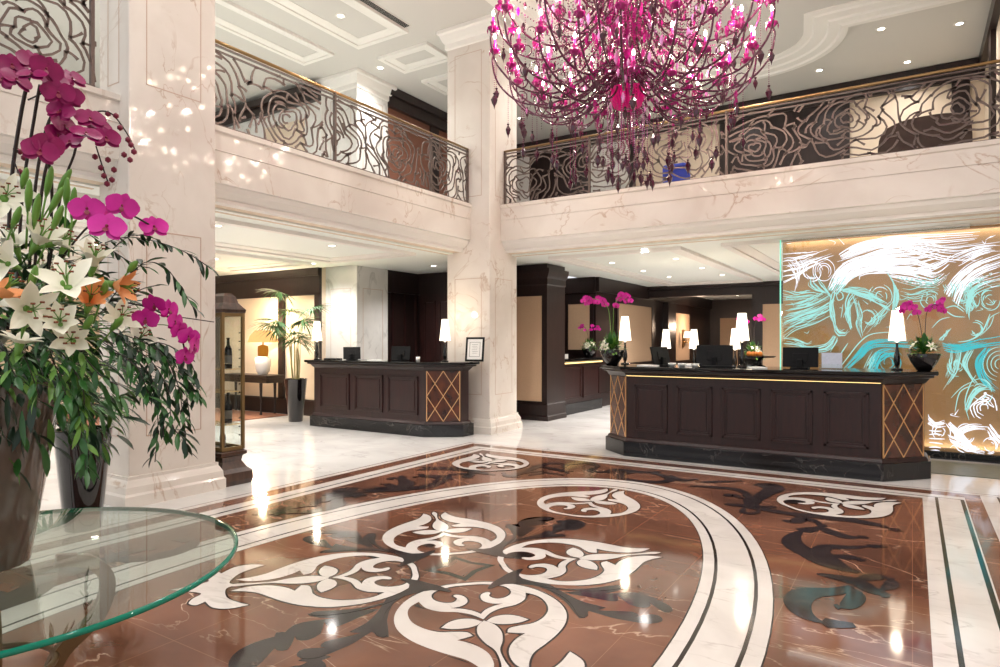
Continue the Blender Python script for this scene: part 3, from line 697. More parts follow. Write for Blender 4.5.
bundle([(828,289),(842,266),(870,256),(905,252),(948,246)],[(837,296),(858,276),(890,272),(922,276),(950,262)],30,.030,None,.14)
bundle([(885,262),(912,260),(935,266),(951,256)],[(890,278),(912,284),(934,286),(950,274)],16,.028,None)
bundle([(838,262),(850,258),(880,248),(915,243)],[(850,268),(870,262),(895,256),(925,256)],10,.024,0)
bundle([(829,288),(812,298),(797,304),(782,306)],[(833,312),(815,320),(795,326),(782,334)],20,.024,1,.15)
bundle([(826,292),(815,290),(808,283),(812,270)],[(834,300),(826,288),(820,280),(822,268)],8,.02,1)
bundle([(832,292),(829,305),(831,318),(835,332)],[(836,292),(834,305),(836,318),(839,333)],5,.024,1)
bundle([(834,331),(838,336),(845,336),(850,331)],[(836,324),(840,330),(845,330),(848,326)],6,.024,1)
bundle([(850,330),(846,315),(847,300),(853,290)],[(852,328),(850,314),(852,302),(858,296)],6,.026,1)
brush([(836,292),(838,300),(843,298),(842,293),(838,291)],.03,1); brush([(843,304),(842,312),(841,318)],.02,1); brush([(846,310),(843,318)],.015,1)
bundle([(836,290),(850,288),(870,291),(890,300)],[(854,294),(870,300),(884,308),(891,312)],14,.024,1,.15)
bundle([(884,268),(893,282),(894,298),(890,318)],[(896,285),(899,296),(897,305),(892,318)],9,.02,1)
bundle([(851,292),(857,312),(856,325),(862,340)],[(858,300),(863,315),(862,326),(864,338)],6,.016,1)
bundle([(892,300),(880,312),(870,322),(860,338)],[(897,306),(886,316),(876,326),(866,336)],6,.018,1)
brush([(893,332),(872,334),(860,342),(848,357),(838,370)],.03,1); brush([(835,300),(815,318),(800,326),(783,327)],.02,1)
bundle([(834,335),(826,344),(812,347),(795,343)],[(838,338),(830,350),(814,352),(798,346)],7,.02,1)
bundle([(784,335),(798,338),(806,342),(812,340)],[(784,345),(796,346),(808,350),(816,346)],6,.018,1)
brush([(848,343),(842,352),(836,362)],.03,1); brush([(838,340),(830,352)],.018,1)
bundle([(842,370),(856,354),(866,343),(884,339),(925,342)],[(846,372),(860,360),(870,350),(886,347),(922,349)],12,.022,2)
bundle([(868,372),(872,358),(880,350),(896,347)],[(876,374),(880,362),(888,356),(900,353)],9,.024,2)
for r in (6,10,14): brush([(890+r*cos(a)*1.0,362+r*.9*sin(a)) for a in [2.6+.45*k for k in range(8)]],.02,2)
bundle([(862,372),(868,360),(874,350)],[(870,373),(876,362),(880,352)],7,.016,1,.2)
# horse at right
bundle([(944,292),(956,276),(975,262),(1015,248)],[(958,306),(966,286),(984,272),(1012,262)],22,.024,0)
bundle([(960,300),(968,284),(984,276),(1015,268)],[(970,320),(972,300),(986,290),(1012,284)],14,.022,None)
bundle([(962,280),(964,296),(970,312),(974,300)],[(972,286),(974,300),(978,306),(980,296)],7,.016,1)
bundle([(945,284),(948,290),(946,300)],[(960,280),(962,288),(958,298)],9,.02,1,.2)
brush([(946,308),(955,306),(964,312)],.03,1); brush([(945,310),(954,316),(965,317)],.03,1); brush([(952,300),(960,306),(965,310)],.02,1)
brush([(932,328),(940,320),(950,317)],.022,1); brush([(990,314),(982,332),(970,340),(958,342)],.035,1); brush([(994,315),(990,326),(980,336)],.02,1); brush([(1000,312),(990,318),(986,330)],.02,1)
bundle([(942,341),(960,345),(980,340),(1018,333)],[(944,351),(960,352),(980,347),(1015,343)],13,.024,2)
bundle([(946,331),(940,338),(938,341)],[(951,328),(946,336),(942,341)],3,.02,1)
bundle([(956,350),(955,362),(950,376),(940,395)],[(962,350),(960,364),(954,378),(943,392)],6,.018,1)
bundle([(950,350),(948,366),(944,378)],[(953,350),(952,366),(950,378)],4,.014,1)
bundle([(968,350),(962,362),(968,374),(976,386)],[(974,350),(968,364),(972,376),(982,388)],9,.018,1)
bundle([(984,348),(975,362),(980,380),(995,394)],[(992,348),(984,362),(988,378),(1003,390)],9,.022,2)
for r in (5,9,13,17): brush([(1000+r*cos(a),364+r*1.0*sin(a)) for a in [1.8+.42*k for k in range(9)]],.02,1)
brush([(951,398),(962,387),(974,381)],.02,1); brush([(955,412),(960,392),(974,385)],.024,1); brush([(976,375),(970,385),(965,402),(969,420)],.024,1)
bundle([(964,410),(970,394),(980,386),(1000,386)],[(968,412),(974,398),(984,390),(1002,391)],6,.022,1)
for r in (4,7,10,13): brush([(984+r*cos(a),408+r*1.1*sin(a)) for a in [1+rn.random()*2+.5*k for k in range(9)]],.028,0)
bundle([(928,414),(935,422),(945,420)],[(928,424),(936,428),(947,426)],6,.026,0)
for yy in (430,434,438,443,447,451):
    brush([(929,yy+rn.uniform(-1,1)),(936,yy+rn.uniform(-2,2)),(943+rn.uniform(-2,2),yy+1)],.035,0)
bundle([(946,424),(956,436),(966,448),(975,452)],[(950,422),(962,432),(972,444),(982,452)],11,.03,0)
bundle([(955,440),(960,428),(975,424),(990,426)],[(960,440),(966,432),(978,430),(990,431)],8,.024,0)
bundle([(990,424),(1000,436),(1010,440)],[(986,430),(992,440),(998,450)],8,.03,0)
bundle([(950,442),(965,452),(985,456)],[(948,434),(968,444),(986,448)],9,.026,0)
for (cx_,cy_,R1,k_) in ((812,272,9,0),(880,296,10,1),(868,318,9,1),(962,296,9,1),(990,300,11,1),(975,330,8,1),(958,366,9,1),(930,300,8,1),(888,362,12,2),(966,434,10,0),(990,446,8,0),(940,432,9,0),(980,392,12,1)):
    for j in range(9):
        r=R1*rn.uniform(.35,1.15); a0=rn.uniform(0,6.3); sp=rn.uniform(.8,2.2)
        brush([(cx_+r*cos(a0+sp*t/5)*(1+.1*t/5),cy_+r*1.05*sin(a0+sp*t/5)) for t in range(6)],.024,k_ if k_!=1 else None)
bundle([(782,286),(796,292),(810,290),(826,294)],[(782,300),(796,300),(812,298),(828,300)],8,.02,1)
bundle([(898,286),(910,290),(925,286),(940,288)],[(900,296),(912,300),(928,298),(940,298)],6,.018,1,.2)
bundle([(950,258),(968,250),(984,246),(1010,244)],[(958,268),(972,260),(986,254),(1010,252)],9,.024,0)
for _ in range(60):
    a=rn.uniform(785,998); b=rn.choice([rn.uniform(290,335),rn.uniform(395,450),rn.uniform(235,300)])
    if a<930 and b>385: continue
    brush([(a,b),(a+rn.uniform(-4,4),b+rn.uniform(-3,3)),(a+rn.uniform(-7,7),b+rn.uniform(-5,5))],.016,None)
# the picture carries on to the right, past the photograph's edge
for _ in range(70):
    x0=rn.uniform(1.0,4.0); z0=rn.uniform(.3,2.8); a=rn.uniform(-.5,.6); pts=[]
    for q_ in range(9):
        pts.append((x0,z0)); x0+=.07*cos(a); z0+=.07*sin(a); a+=rn.uniform(-.25,.35)
    for i in range(8):
        if .12<pts[i][1]<2.9 and pts[i+1][0]<4.15:
            w_=.012*sin(pi*(i+.5)/8)+.003; (x,z),(x2,z2)=pts[i],pts[i+1]
            art.add([(x,-.096,z-w_),(x2,-.096,z2-w_),(x2,-.096,z2+w_),(x,-.096,z+w_)],[(0,1,2,3)],0 if z>2.2 or z<.8 else 1)
art.v=[(x,y,min(max(z,.115),2.915)) for x,y,z in art.v]
art.build('etched_horse_lines',mw,t)
m=MB(); m.box(-.3,2.2,-.5,.42,.001,.008); tag(m.build('floor_grille',plain('grey_green_slab',(112,116,100),.4,noise=.3,nscale=12),loc=(0,9.35,0)),'grey-green stone mat on the white floor right of the main desk','floor mat')
# ================================================================== CHANDELIER
CX,CY=-2.49,6.38
ch=thing('chandelier','huge magenta glass chandelier with curled arms and lit candle bulbs','chandelier',(CX,CY,6.7))
Zr=-6.7
rn=random.Random(3)
m=MB(); m.lathe([(.0,6.70+Zr),(.22,6.70+Zr),(.2,6.64+Zr),(.06,6.58+Zr),(.02,6.5+Zr)],n=24); m.build('ceiling_rose',M['plum'],ch)
m=MB(); m.tube([(0,0,6.5+Zr),(0,0,5.6+Zr)],.012,8); m.build('suspension_rod',M['bronze'],ch)
prof=[(.015,5.7),(.05,5.66),(.09,5.6),(.05,5.52),(.04,5.4),(.12,5.3),(.16,5.2),(.12,5.1),(.05,5.02),(.05,4.9),(.14,4.82),(.19,4.72),(.14,4.62),(.06,4.56),(.05,4.44),(.10,4.38),(.13,4.30),(.08,4.24),(.05,4.18),(.08,4.13),(.12,4.07),(.155,4.02),(.15,3.97),(.10,3.925),(.05,3.90),(.0,3.895)]
m=MB(); m.lathe([(r,z+Zr) for r,z in prof],n=28); m.build('central_stem',M['magenta'],ch)
m=MB()
for i in range(28):
    a=2*pi*i/28; m.tube([(.15*cos(a),.15*sin(a),4.06+Zr),(.17*cos(a),.17*sin(a),4.02+Zr),(.13*cos(a),.13*sin(a),3.93+Zr),(.06*cos(a),.06*sin(a),3.895+Zr)],[.014,.016,.013,.008],6)
m.lathe([(.15,4.06+Zr),(.185,4.085+Zr),(.19,4.095+Zr),(.15,4.075+Zr)],n=28)
m.build('bowl',M['magenta_lit'],ch)
tiers=[ # n, tip radius, tip z, root radius, root z, dip, phase
 (18,1.40,4.72,.12,4.36,4.02,0),(18,1.20,4.46,.10,4.26,3.92,.17),(14,.94,4.27,.10,4.22,3.90,.1),(9,.60,4.16,.10,4.18,3.92,.3),
 (16,1.32,5.10,.12,4.86,4.45,.1),(12,.92,5.34,.10,5.2,4.75,.25),(8,.55,5.62,.08,5.45,5.1,0)]
# one prototype arm per tier, then copies turned about the stem
def arm_proto(R_,zt,r0,z0,zd):
    m=MB(); P=[(r0,0,z0),(r0+.10*R_,0,z0-.02),(R_*.33,0,(z0+zd)/2-.02),(R_*.55,0,zd),(R_*.80,0,zd+.03),(R_*.97,0,zd+(zt-zd)*.35),(R_*1.02,0,zd+(zt-zd)*.7),(R_,0,zt-.13)]
    P=[(x,y,z+Zr) for x,y,z in P]; c=crom(P,4); n=len(c)
    m.tube(c,[.0115-.003*abs(i/n-.3) for i in range(n)],7)
    # small curl under the arm
    cr=[(R_*.80+.085*cos(a)*(1-k*.07),0,zd+.10+.075*sin(a)*(1-k*.07)+Zr) for k,a in enumerate([-1.6-.6*j for j in range(9)])]
    m.tube(cr,[.009-.0008*k for k in range(9)],6)
    # dish / bobeche
    arm_o=m.build('arm',M['arm'],ch)
    m=MB(); m.lathe([(.008,-.13),(.03,-.125),(.052,-.10),(.06,-.085),(.04,-.088),(.018,-.08),(.022,-.05),(.03,-.03),(.018,-.028)],(R_,0,zt+Zr),10); 
    for k in range(5):
        a=2*pi*k/5; m.tube([(R_+.055*cos(a),.055*sin(a),zt-.09+Zr),(R_+.057*cos(a),.057*sin(a),zt-.12+Zr),(R_+.057*cos(a),.057*sin(a),zt-.15+Zr)],[.003,.009,.001],5)
    d=m.build('candle_dish',M['magenta'],arm_o)
    m=MB(); m.lathe([(.013,-.04),(.013,.03),(.009,.034)],(R_,0,zt+Zr),8); c_=m.build('candle_sleeve',M['candle'],arm_o)
    m=MB(); m.lathe([(.004,.03),(.012,.045),(.014,.058),(.008,.078),(.001,.092)],(R_,0,zt+Zr),8); b_=m.build('candle_bulb',M['bulb'],arm_o)
    return arm_o
M['arm']=plain('dark_plum_arm_glass',(74,14,48),.12,coat=.6); M['candle']=plain('glowing_pink_sleeve',(224,50,150),.3,emit=(240,50,150),es=.25)  # sleeve glow is put into its material; only the bulb is a lamp
cnt=0
for (n,R_,zt,r0,z0,zd,ph) in tiers:
    proto=arm_proto(R_,zt,r0,z0,zd)
    for i in range(n):
        rz=ph+2*pi*i/n+rn.uniform(-.04,.04); s=1+rn.uniform(-.02,.02)
        if i==0: proto.rotation_euler=(0,0,rz); continue
        c=proto.copy(); C.objects.link(c); c.rotation_euler=(0,0,rz); c.parent=ch
        for g in list(proto.children):
            d=g.copy(); C.objects.link(d); d.parent=c
# hanging drops: chain of beads with a faceted drop
def drop_proto(L_,big,mat):
    m=MB(); z=0
    k=int(L_/.022)
    for i in range(k):
        m.lathe([(0,-.006),(.0065,0),(0,.006)],(0,0,-i*.022),5,0,False)
    z=-k*.022
    m.lathe([(0,.012),(.016,0),(.010,-.012),(.004,-.016)],(0,0,z),6,1,False)
    m.lathe([(0,.02),(.012,.006),(.030*big,-.03*big),(.020*big,-.065*big),(.008*big,-.085*big),(0,-.12*big)],(0,0,z-.03),6,1,False)
    return m
protos=[]
for L_,big in ((.26,1.0),(.36,1.15),(.18,.9),(.46,1.1)):
    o=drop_proto(L_,big,None).build('crystal_drop',[M['magenta'],M['plum']],ch); protos.append([o,False])
places=[]
for i in range(22): a=2*pi*(i+.3)/22; places.append((1.38,a,4.42+rn.uniform(-.06,.06)))
for i in range(24): a=2*pi*(i+.6)/24; places.append((1.12+rn.uniform(-.08,.08),a,4.02+rn.uniform(-.08,.05)))
for i in range(20): a=2*pi*(i+.1)/20; places.append((.80+rn.uniform(-.08,.08),a,3.80+rn.uniform(-.05,.05)))
for i in range(16): a=2*pi*(i+.5)/16; places.append((.5+rn.uniform(-.06,.06),a,3.74+rn.uniform(-.06,.04)))
for i in range(14): a=2*pi*(i+.5)/14; places.append((.2+rn.uniform(-.05,.05),a,3.66))
for k,(r,a,z) in enumerate(places):
    pr=protos[k%4]
    if not pr[1]: o=pr[0]; pr[1]=True
    else: o=pr[0].copy(); C.objects.link(o); o.parent=ch
    o.location=(r*cos(a),r*sin(a),z+Zr); o.rotation_euler=(0,0,a)
# bead garlands swagged between the tiers and stem, and straight strings inside
m=MB()
def beads(P,step=.03,r=.008,mi=0):
    c=crom(P,5); acc=0
    for i in range(len(c)-1):
        a,b=Vector(c[i]),Vector(c[i+1]); l=(b-a).length
        while acc<l:
            p=a.lerp(b,acc/l); m.lathe([(0,-r),(r,0),(0,r)],tuple(p),4,mi,False); acc+=step
        acc-=l
for i in range(96):
    a=2*pi*i/96; R1=rn.uniform(.5,1.35); z1=rn.uniform(4.3,5.2); r2=.1; z2=z1+rn.uniform(.2,.7)
    P=[(r2*cos(a),r2*sin(a),z2+Zr),((r2+R1)/2*cos(a+.05),(r2+R1)/2*sin(a+.05),min(z1,z2)-.12+Zr),(R1*cos(a+.1),R1*sin(a+.1),z1+Zr)]
    beads(P,.034,.009,i%2)
for i in range(150):
    a=rn.random()*2*pi; r=rn.uniform(.12,1.05); z=rn.uniform(4.6,5.6); l=rn.uniform(.4,.9)
    beads([(r*cos(a),r*sin(a),z+Zr),(r*cos(a),r*sin(a),z-l/2+Zr),(r*cos(a),r*sin(a),z-l+Zr)],.03,.008,rn.randrange(3))
for i in range(30):
    a=2*pi*i/30; r=.06+.14*(i%3)/2; l=rn.uniform(.35,.62)
    beads([(r*cos(a),r*sin(a),3.97+Zr),(r*cos(a),r*sin(a),3.97-l/2+Zr),(r*cos(a),r*sin(a),3.97-l+Zr)],.022,.008,i%3)
tag(m.build('bead_strings',[M['magenta'],M['plum'],M['crystal']],ch),kind='stuff')
m=MB()
for i in range(800):
    a=rn.random()*2*pi; r=rn.uniform(.1,1.2); z=rn.uniform(3.95,5.5)
    s=rn.uniform(.5,1.1); m.lathe([(0,.02*s),(.012*s,.006*s),(.022*s,-.03*s),(.012*s,-.065*s),(0,-.09*s)],(r*cos(a),r*sin(a),z+Zr),6,rn.choice([0,0,1,2]),False)
tag(m.build('small_crystals',[M['magenta'],M['plum'],M['crystal']],ch),kind='stuff')
# ================================================================== TABLE LAMPS
def lamp_proto(label,loc,h=.68):
    t=thing('table_lamp',label,'lamp',loc)
    m=MB(); m.lathe([(0,0),(.055,0),(.06,.008),(.055,.016),(.02,.022),(.018,.04),(.026,.06),(.034,.10),(.032,.15),(.022,.20),(.014,.26),(.012,.29),(.017,.30),(.017,.31),(.0,.315)],n=20); m.build('lamp_base',M['black_gloss'],t)
    m=MB(); m.lathe([(.012,.30),(.012,.325),(.035,.33),(.035,.335),(.006,.34),(.006,.40)],n=16); m.build('lamp_neck',M['lamp_neck'],t)
    m=MB(); m.lathe([(.088,.335),(.052,.68)],n=28); m.lathe([(.086,.335),(.050,.68)],n=28); m.build('lamp_shade',M['lamp'],t)
    return t
M['lamp_neck']=emis('lamp_neck_glow',(255,240,214),1.6)
ZT=1.17
def onc(px,y,z=ZT): # point on a counter top under pixel column px
    a=(px-500)/FOC; k=y/(FY+a*RY); return ((FX+a*RX)*k,y,z)
L0=lamp_proto('lit cone-shaded table lamp on the main desk right end beside the orchid bowl',onc(897,8.7))
LAMPS=[(onc(742,8.55),'lit cone-shaded table lamp on the main desk right of the wide monitor'),
 (onc(625,8.80),'lit cone-shaded table lamp at the main desk left end beside the orchids'),
 (onc(666,11.55,1.03),'lit cone-shaded table lamp on the back counter, behind the tilted tablet screen'),
 (onc(694,11.8,1.03),'lit cone-shaded table lamp on the back counter directly behind the wide monitor'),
 (onc(735,11.32,1.03),'lit cone-shaded table lamp on the back counter, half hidden by the nearer lamp'),
 (onc(445,8.35),'lit cone-shaded table lamp on the small left desk beside the framed certificate'),
 (onc(317,7.99),'lit cone-shaded table lamp on the left end of the small desk beside the potted palm')]
for loc,lab in LAMPS: dup(L0,loc,0,lab)
for loc in [onc(897,8.7)]+[l[0] for l in LAMPS]:
    l=bpy.data.lights.new('table_lamp_light','POINT'); l.energy=7; l.color=(1,.82,.6); l.shadow_soft_size=.05
    o=bpy.data.objects.new('table_lamp_light',l); C.objects.link(o); o.location=(loc[0],loc[1],loc[2]+.78)
# ================================================================== SCREENS AND DESK ITEMS
def monitor(label,loc,rz,w,h,tilt=12,z0=.03,name='monitor',stand=True):
    t=thing(name,label,'monitor' if name=='monitor' else 'tablet',loc,rz)
    c,s=cos(radians(tilt)),sin(radians(tilt))
    T=lambda x,y,z:(x,y*c-z*s*-1*0+z*s,z0+z*c-y*s)
    def slab(x0,x1,y0,y1,a,b,mat,nm):
        m=MB(); m.box(x0,x1,y0,y1,a,b); m.v=[T(*v) for v in m.v]; return m.build(nm,mat,t,bevel=.003)
    slab(-w/2,w/2,0,.022,0,h,M['plastic'],'housing'); slab(-w/2+.012,w/2-.012,.0222,.0235,.012,h-.012,M['screen'],'screen')
    slab(-w*.2,w*.2,-.012,.0,h*.25,h*.7,M['plastic'],'rear_cover')
    if stand:
        m=MB(); m.box(-.10,.10,-.09,.09,0,.012); m.box(-.03,.03,-.03,.01,.012,z0+h*.4); m.build('stand',M['plastic'],t,bevel=.003)
    return t
monitor('wide black monitor seen from behind in the middle of the main desk',onc(714,8.62),radians(8),.46,.27,12,.014)
monitor('black monitor on the main desk in front of the glass mural',onc(800,8.62),radians(-2),.40,.24,5,.014)
monitor('thin black tablet screen tilted on the main desk between two lamps',onc(663,8.55),radians(62),.30,.25,18,.014)
monitor('thin black screen tilted sideways on the small left desk',onc(352,8.3),radians(48),.30,.22,16,.014)
monitor('black monitor seen from behind in the middle of the small left desk',onc(400,8.36),radians(12),.36,.23,10,.014)
def flat_box(name,label,cat,loc,rz,w,d,h,mat,group=None,bev=.002):
    m=MB(); m.box(-w/2,w/2,-d/2,d/2,0,h); o=m.build(name,mat,None,loc,(0,0,rz),bevel=bev); return tag(o,label,cat,group)
flat_box('keyboard','dark keyboard lying on the main desk under the wide monitor','keyboard',onc(718,8.38),.1,.42,.13,.02,M['plastic'])
flat_box('papers','stack of white papers on the main desk left of the wide monitor','papers',onc(686,8.66),.3,.21,.3,.025,M['paper'])
flat_box('papers','loose white sheets on the main desk below the tilted tablet','papers',onc(648,8.33),-.3,.24,.17,.012,M['paper'])
flat_box('papers','white papers on the main desk in front of the fruit tray','papers',onc(757,8.30),.5,.18,.2,.015,M['paper'])
flat_box('desk_pad','black writing pad on the small left desk left of the tilted screen','desk pad',onc(333,8.28),0,.3,.16,.02,M['plastic'])
flat_box('papers','white papers on the small left desk between its two screens','papers',onc(377,8.2),.1,.3,.16,.012,M['paper'])
m=MB(); m.lathe([(0,0),(.03,0),(.035,.07),(.033,.07),(.028,.006),(0,.006)],n=16); tag(m.build('pen_cup',M['paper'],None,onc(418,8.3)),'white pen cup on the small left desk right of the rear-facing monitor','cup')
for px,lab in ((560,None),):
    pass
for k,(px,y) in enumerate(((672,8.3),(682,8.26),(695,8.24))):
    m=MB(); m.lathe([(0,0),(.032,0),(.05,.028),(.052,.045),(.048,.045),(.044,.03),(.02,.008),(0,.008)],n=16)
    tag(m.build('glass_dish',M['dish'] if 'dish' in M else M['paper'],None,onc(px,y)),['small white dish on the main desk nearest the tilted tablet','small white dish on the main desk, middle of the three left of the wide monitor','small white dish on the main desk right in front of the wide monitor'][k],'dish')
# acrylic brochure stand
t=thing('brochure_stand','clear acrylic brochure stand with pale leaflet right of the desk monitor by the mural','brochure stand',onc(832,8.6),-.1)
m=MB(); m.box(-.13,.13,0,.004,0,.21); m.box(-.13,.13,-.07,-.066,0,.06); m.box(-.13,.13,-.07,.0,0,.004); m.build('acrylic_stand',M['glass'],t)
m=MB(); m.box(-.11,.11,-.012,-.004,.01,.19); m.build('leaflet',plain('pale_leaflet',(206,214,232),.5,noise=.15,nscale=40),t)
# framed certificate
t=thing('framed_certificate','framed white certificate leaning on the right end of the small left desk','picture frame',onc(474,8.42),radians(20))
m=MB(); c_,s_=cos(.22),sin(.22)
def lean(m): m.v=[(x,y*c_+z*s_,z*c_-y*s_+.01) for x,y,z in m.v]
for a,b,c,d in ((-.15,.15,0,.03),(-.15,.15,.36,.39),(-.15,-.12,0,.39),(.12,.15,0,.39)): m.box(a,b,0,.022,c,d)
m.box(-.15,.15,.018,.024,0,.39)
lean(m); m.build('frame',M['plastic'],t,bevel=.002)
m=MB(); m.box(-.12,.12,.006,.017,.03,.36); lean(m); m.build('mount',M['paper'],t)
m=MB(); 
for a,b,c,d in ((-.085,.085,.075,.08),(-.085,.085,.305,.31),(-.085,-.08,.075,.31),(.08,.085,.075,.31)): m.box(a,b,.003,.006,c,d)
for k in range(6): m.box(-.05+.006*(k%3),.05-.01*(k%2),.004,.006,.27-k*.028,.274-k*.028)
lean(m); m.build('print_lines',plain('grey_print',(120,118,116),.6),t)
# fruit tray on pedestal
t=thing('pedestal_tray','dark pedestal tray of fruit behind the lamp on the main desk','tray',onc(760,8.72))
m=MB(); m.lathe([(0,0),(.07,0),(.06,.015),(.015,.03),(.012,.10),(.05,.115),(.17,.122),(.19,.135),(.185,.14),(.05,.125),(0,.125)],n=28); m.build('tray_body',M['granite'],t)
P0=onc(760,8.72); fruit=None
for k,(dx,dy) in enumerate(((-.06,0),(.02,.05),(.0,-.06),(.07,0))):
    m=MB(); m.lathe([(0,-.033)]+[(.034*cos(a),.034*sin(a)) for a in [-1.3+.26*j for j in range(11)]]+[(0,.033)],n=14)
    tag(m.build('orange',plain('orange_peel',(226,134,50),.45),None,(P0[0]+dx-.07,P0[1]+dy,P0[2]+.165)),'small orange fruit heaped on the dark pedestal tray','fruit','oranges on the pedestal tray')

# ================================================================== FLOWERS
def petal(m,base,dirv,up,L_,W_,curl=.3,mi=0,cup=.0,n=5,tipw=.0):
    """petal from base along dirv, bending away from up"""
    d=Vector(dirv).normalized(); u=Vector(up)-d*Vector(up).dot(d)
    if u.length<1e-4: u=d.orthogonal()
    u.normalize(); s=d.cross(u); b=Vector(base); vs=[]
    for i in range(n+1):
        t=i/n; w=W_*(sin(pi*(t*.92+.04))**.8)*(1 if t<.6 else 1)/2
        if i==n: w=tipw
        c=b+d*(L_*t)*(1-.15*curl*t)+u*(-curl*L_*t*t)
        vs+= [c-s*w+u*cup*w, c+u*(-cup*.2*w), c+s*w+u*cup*w]
    fs=[]
    for i in range(n): fs+= [(i*3,i*3+1,i*3+4,i*3+3),(i*3+1,i*3+2,i*3+5,i*3+4)]
    m.add(vs,fs,mi,True)
def basis(n):
    n=Vector(n).normalized(); a=n.cross(Vector((0,0,1)))
    if a.length<.1: a=n.cross(Vector((1,0,0)))
    a.normalize(); return n,a,a.cross(n).normalized()
def lily_mb(p,nrm,R_,rn,opened=1.0):
    m=MB(); n,a,b=basis(nrm); ph=rn.random()*2
    for k in range(6):
        w=ph+k*pi/3; rad=a*cos(w)+b*sin(w); d=rad*(.85*opened)+n*.55
        petal(m,Vector(p)-n*.03,d,n,R_*(1.05 if k%2 else 1.0),R_*(.46 if k%2 else .34),curl=.38*opened,cup=.35,n=6)
    for k in range(6):
        w=ph+.5+k*pi/3; e=Vector(p)+n*R_*.55+(a*cos(w)+b*sin(w))*R_*.22
        m.tube([Vector(p)-n*.01,Vector(p)+n*R_*.3+(a*cos(w)+b*sin(w))*R_*.06,e],.0016,4,1); m.tube([e-a*.005,e+a*.005],.0026,4,2)
    m.tube([Vector(p)-n*.075,Vector(p)-n*.02],[.004,.013],6,1)
    return m
def orchid_mb(p,nrm,R_,rn):
    m=MB(); n,a,b=basis(nrm)
    t=rn.uniform(-.3,.3); A=a*cos(t)+b*sin(t); B=b*cos(t)-a*sin(t); P=Vector(p)
    for w in (90,215,325): w=radians(w); petal(m,P,A*cos(w)+B*sin(w)+n*.1,n,R_*.95,R_*.72,curl=.08,cup=.1,n=5,tipw=R_*.05)
    for w in (12,168): w=radians(w); petal(m,P+n*.004,A*cos(w)+B*sin(w)*1.2+n*.08,n,R_*1.05,R_*1.25,curl=.1,cup=.12,n=6,tipw=R_*.12)
    petal(m,P+n*.006,-B*.7+n*.7,n,R_*.42,R_*.3,curl=.3,mi=1,n=4); m.lathe([(0,0),(R_*.09,R_*.05),(R_*.07,R_*.16),(0,R_*.2)],tuple(P+n*.004),6,1)
    return m
def leaf(m,base,d,up,L_,W_,mi=0,curl=.25): petal(m,base,d,up,L_,W_,curl=curl,mi=mi,cup=.25,n=4)
def bud_mb(m,p,d,L_,w,mi=0):
    d=Vector(d).normalized(); P=Vector(p); m.tube([P,P+d*L_*.3,P+d*L_*.6,P+d*L_*.9,P+d*L_],[w*.4,w*.9,w,w*.6,w*.15],7,mi)
def vine(m,P,leafL,leafW,rn,step=.02,mi=(0,),stem=.0016,droop=.35):
    c=crom([tuple(p) for p in P],6); m.tube(c,stem,4,1); acc=0; side=1
    for i in range(len(c)-1):
        a,b=Vector(c[i]),Vector(c[i+1]); l=(b-a).length; d=(b-a).normalized() if l else Vector((0,0,1))
        while acc<l:
            p=a+d*acc; s=d.cross(Vector((rn.uniform(-.5,.5),rn.uniform(-.5,.5),1))).normalized()*side; side=-side
            dv=d*.7+s*.9+Vector((0,0,-droop*rn.random()))+Vector((rn.uniform(-.3,.3),rn.uniform(-.3,.3),rn.uniform(-.2,.2)))
            leaf(m,p,dv,Vector((rn.uniform(-.4,.4),rn.uniform(-.4,.4),1)),leafL*rn.uniform(.7,1.2),leafW*rn.uniform(.8,1.15),rn.choice(mi)); acc+=step*rn.uniform(.7,1.3)
        acc-=l
# ================================================================== GLASS TABLE
TX,TY=-2.605,.902
t=thing('glass_table','round glass-topped table with curved bronze legs carrying the flower vase','table',(TX,TY,0))
m=MB(); m.lathe([(0,.735),(.77,.735)],n=96); m.lathe([(0,.75),(.775,.75)],n=96); m.build('glass_top',M['table_glass'],t)
m=MB(); m.lathe([(.77,.735),(.7855,.7355),(.787,.742),(.7855,.7495),(.775,.75)],n=96); m.build('glass_edge',M['edge_glass'],t)
M['leg']=plain('antique_bronze_leg',(110,84,56),.4,metal=.5,noise=.2,nscale=10)
def legcurve(a,outer=.60):
    ca,sa=cos(a),sin(a); P=[(.20,.725),(.30,.70),(.36,.62),(.33,.50),(.22,.40),(.19,.30),(.26,.18),(.40,.08),(.50,.03),(.56,.022)]
    m=MB(); c=crom([(r*ca,r*sa,z) for r,z in P],5); n=len(c); vs=[];fs=[]
    px,py=-sa,ca
    for i,p in enumerate(c):
        q0,q1=Vector(c[max(i-1,0)]),Vector(c[min(i+1,n-1)]); d=(q1-q0).normalized(); nn=d.cross(Vector((px,py,0))).normalized()
        w=.017; h=.02+.006*sin(pi*i/n)
        for a_,b_ in ((-w,-h),(w,-h),(w,h),(-w,h)): vs.append(Vector(p)+Vector((px,py,0))*a_+nn*b_)
    for i in range(n-1):
        for k in range(4): fs.append((i*4+k,i*4+(k+1)%4,(i+1)*4+(k+1)%4,(i+1)*4+k))
    fs+= [(3,2,1,0),tuple((n-1)*4+k for k in range(4))]; m.add(vs,fs); return m
for k in range(4): legcurve(radians(-15+90*k)).build('leg',M['leg'],t)
m=MB(); m.tube([(.20*cos(a),.20*sin(a),.40) for a in [2*pi*k/32 for k in range(33)]],.011,8); m.build('stretcher_ring',M['leg'],t)
for k in range(4):
    a=radians(-15+90*k); m=MB(); m.lathe([(0,.718),(.014,.718),(.016,.7345),(0,.7345)],(.27*cos(a),.27*sin(a),0),12); m.build('glass_pad',M['chrome'],t)
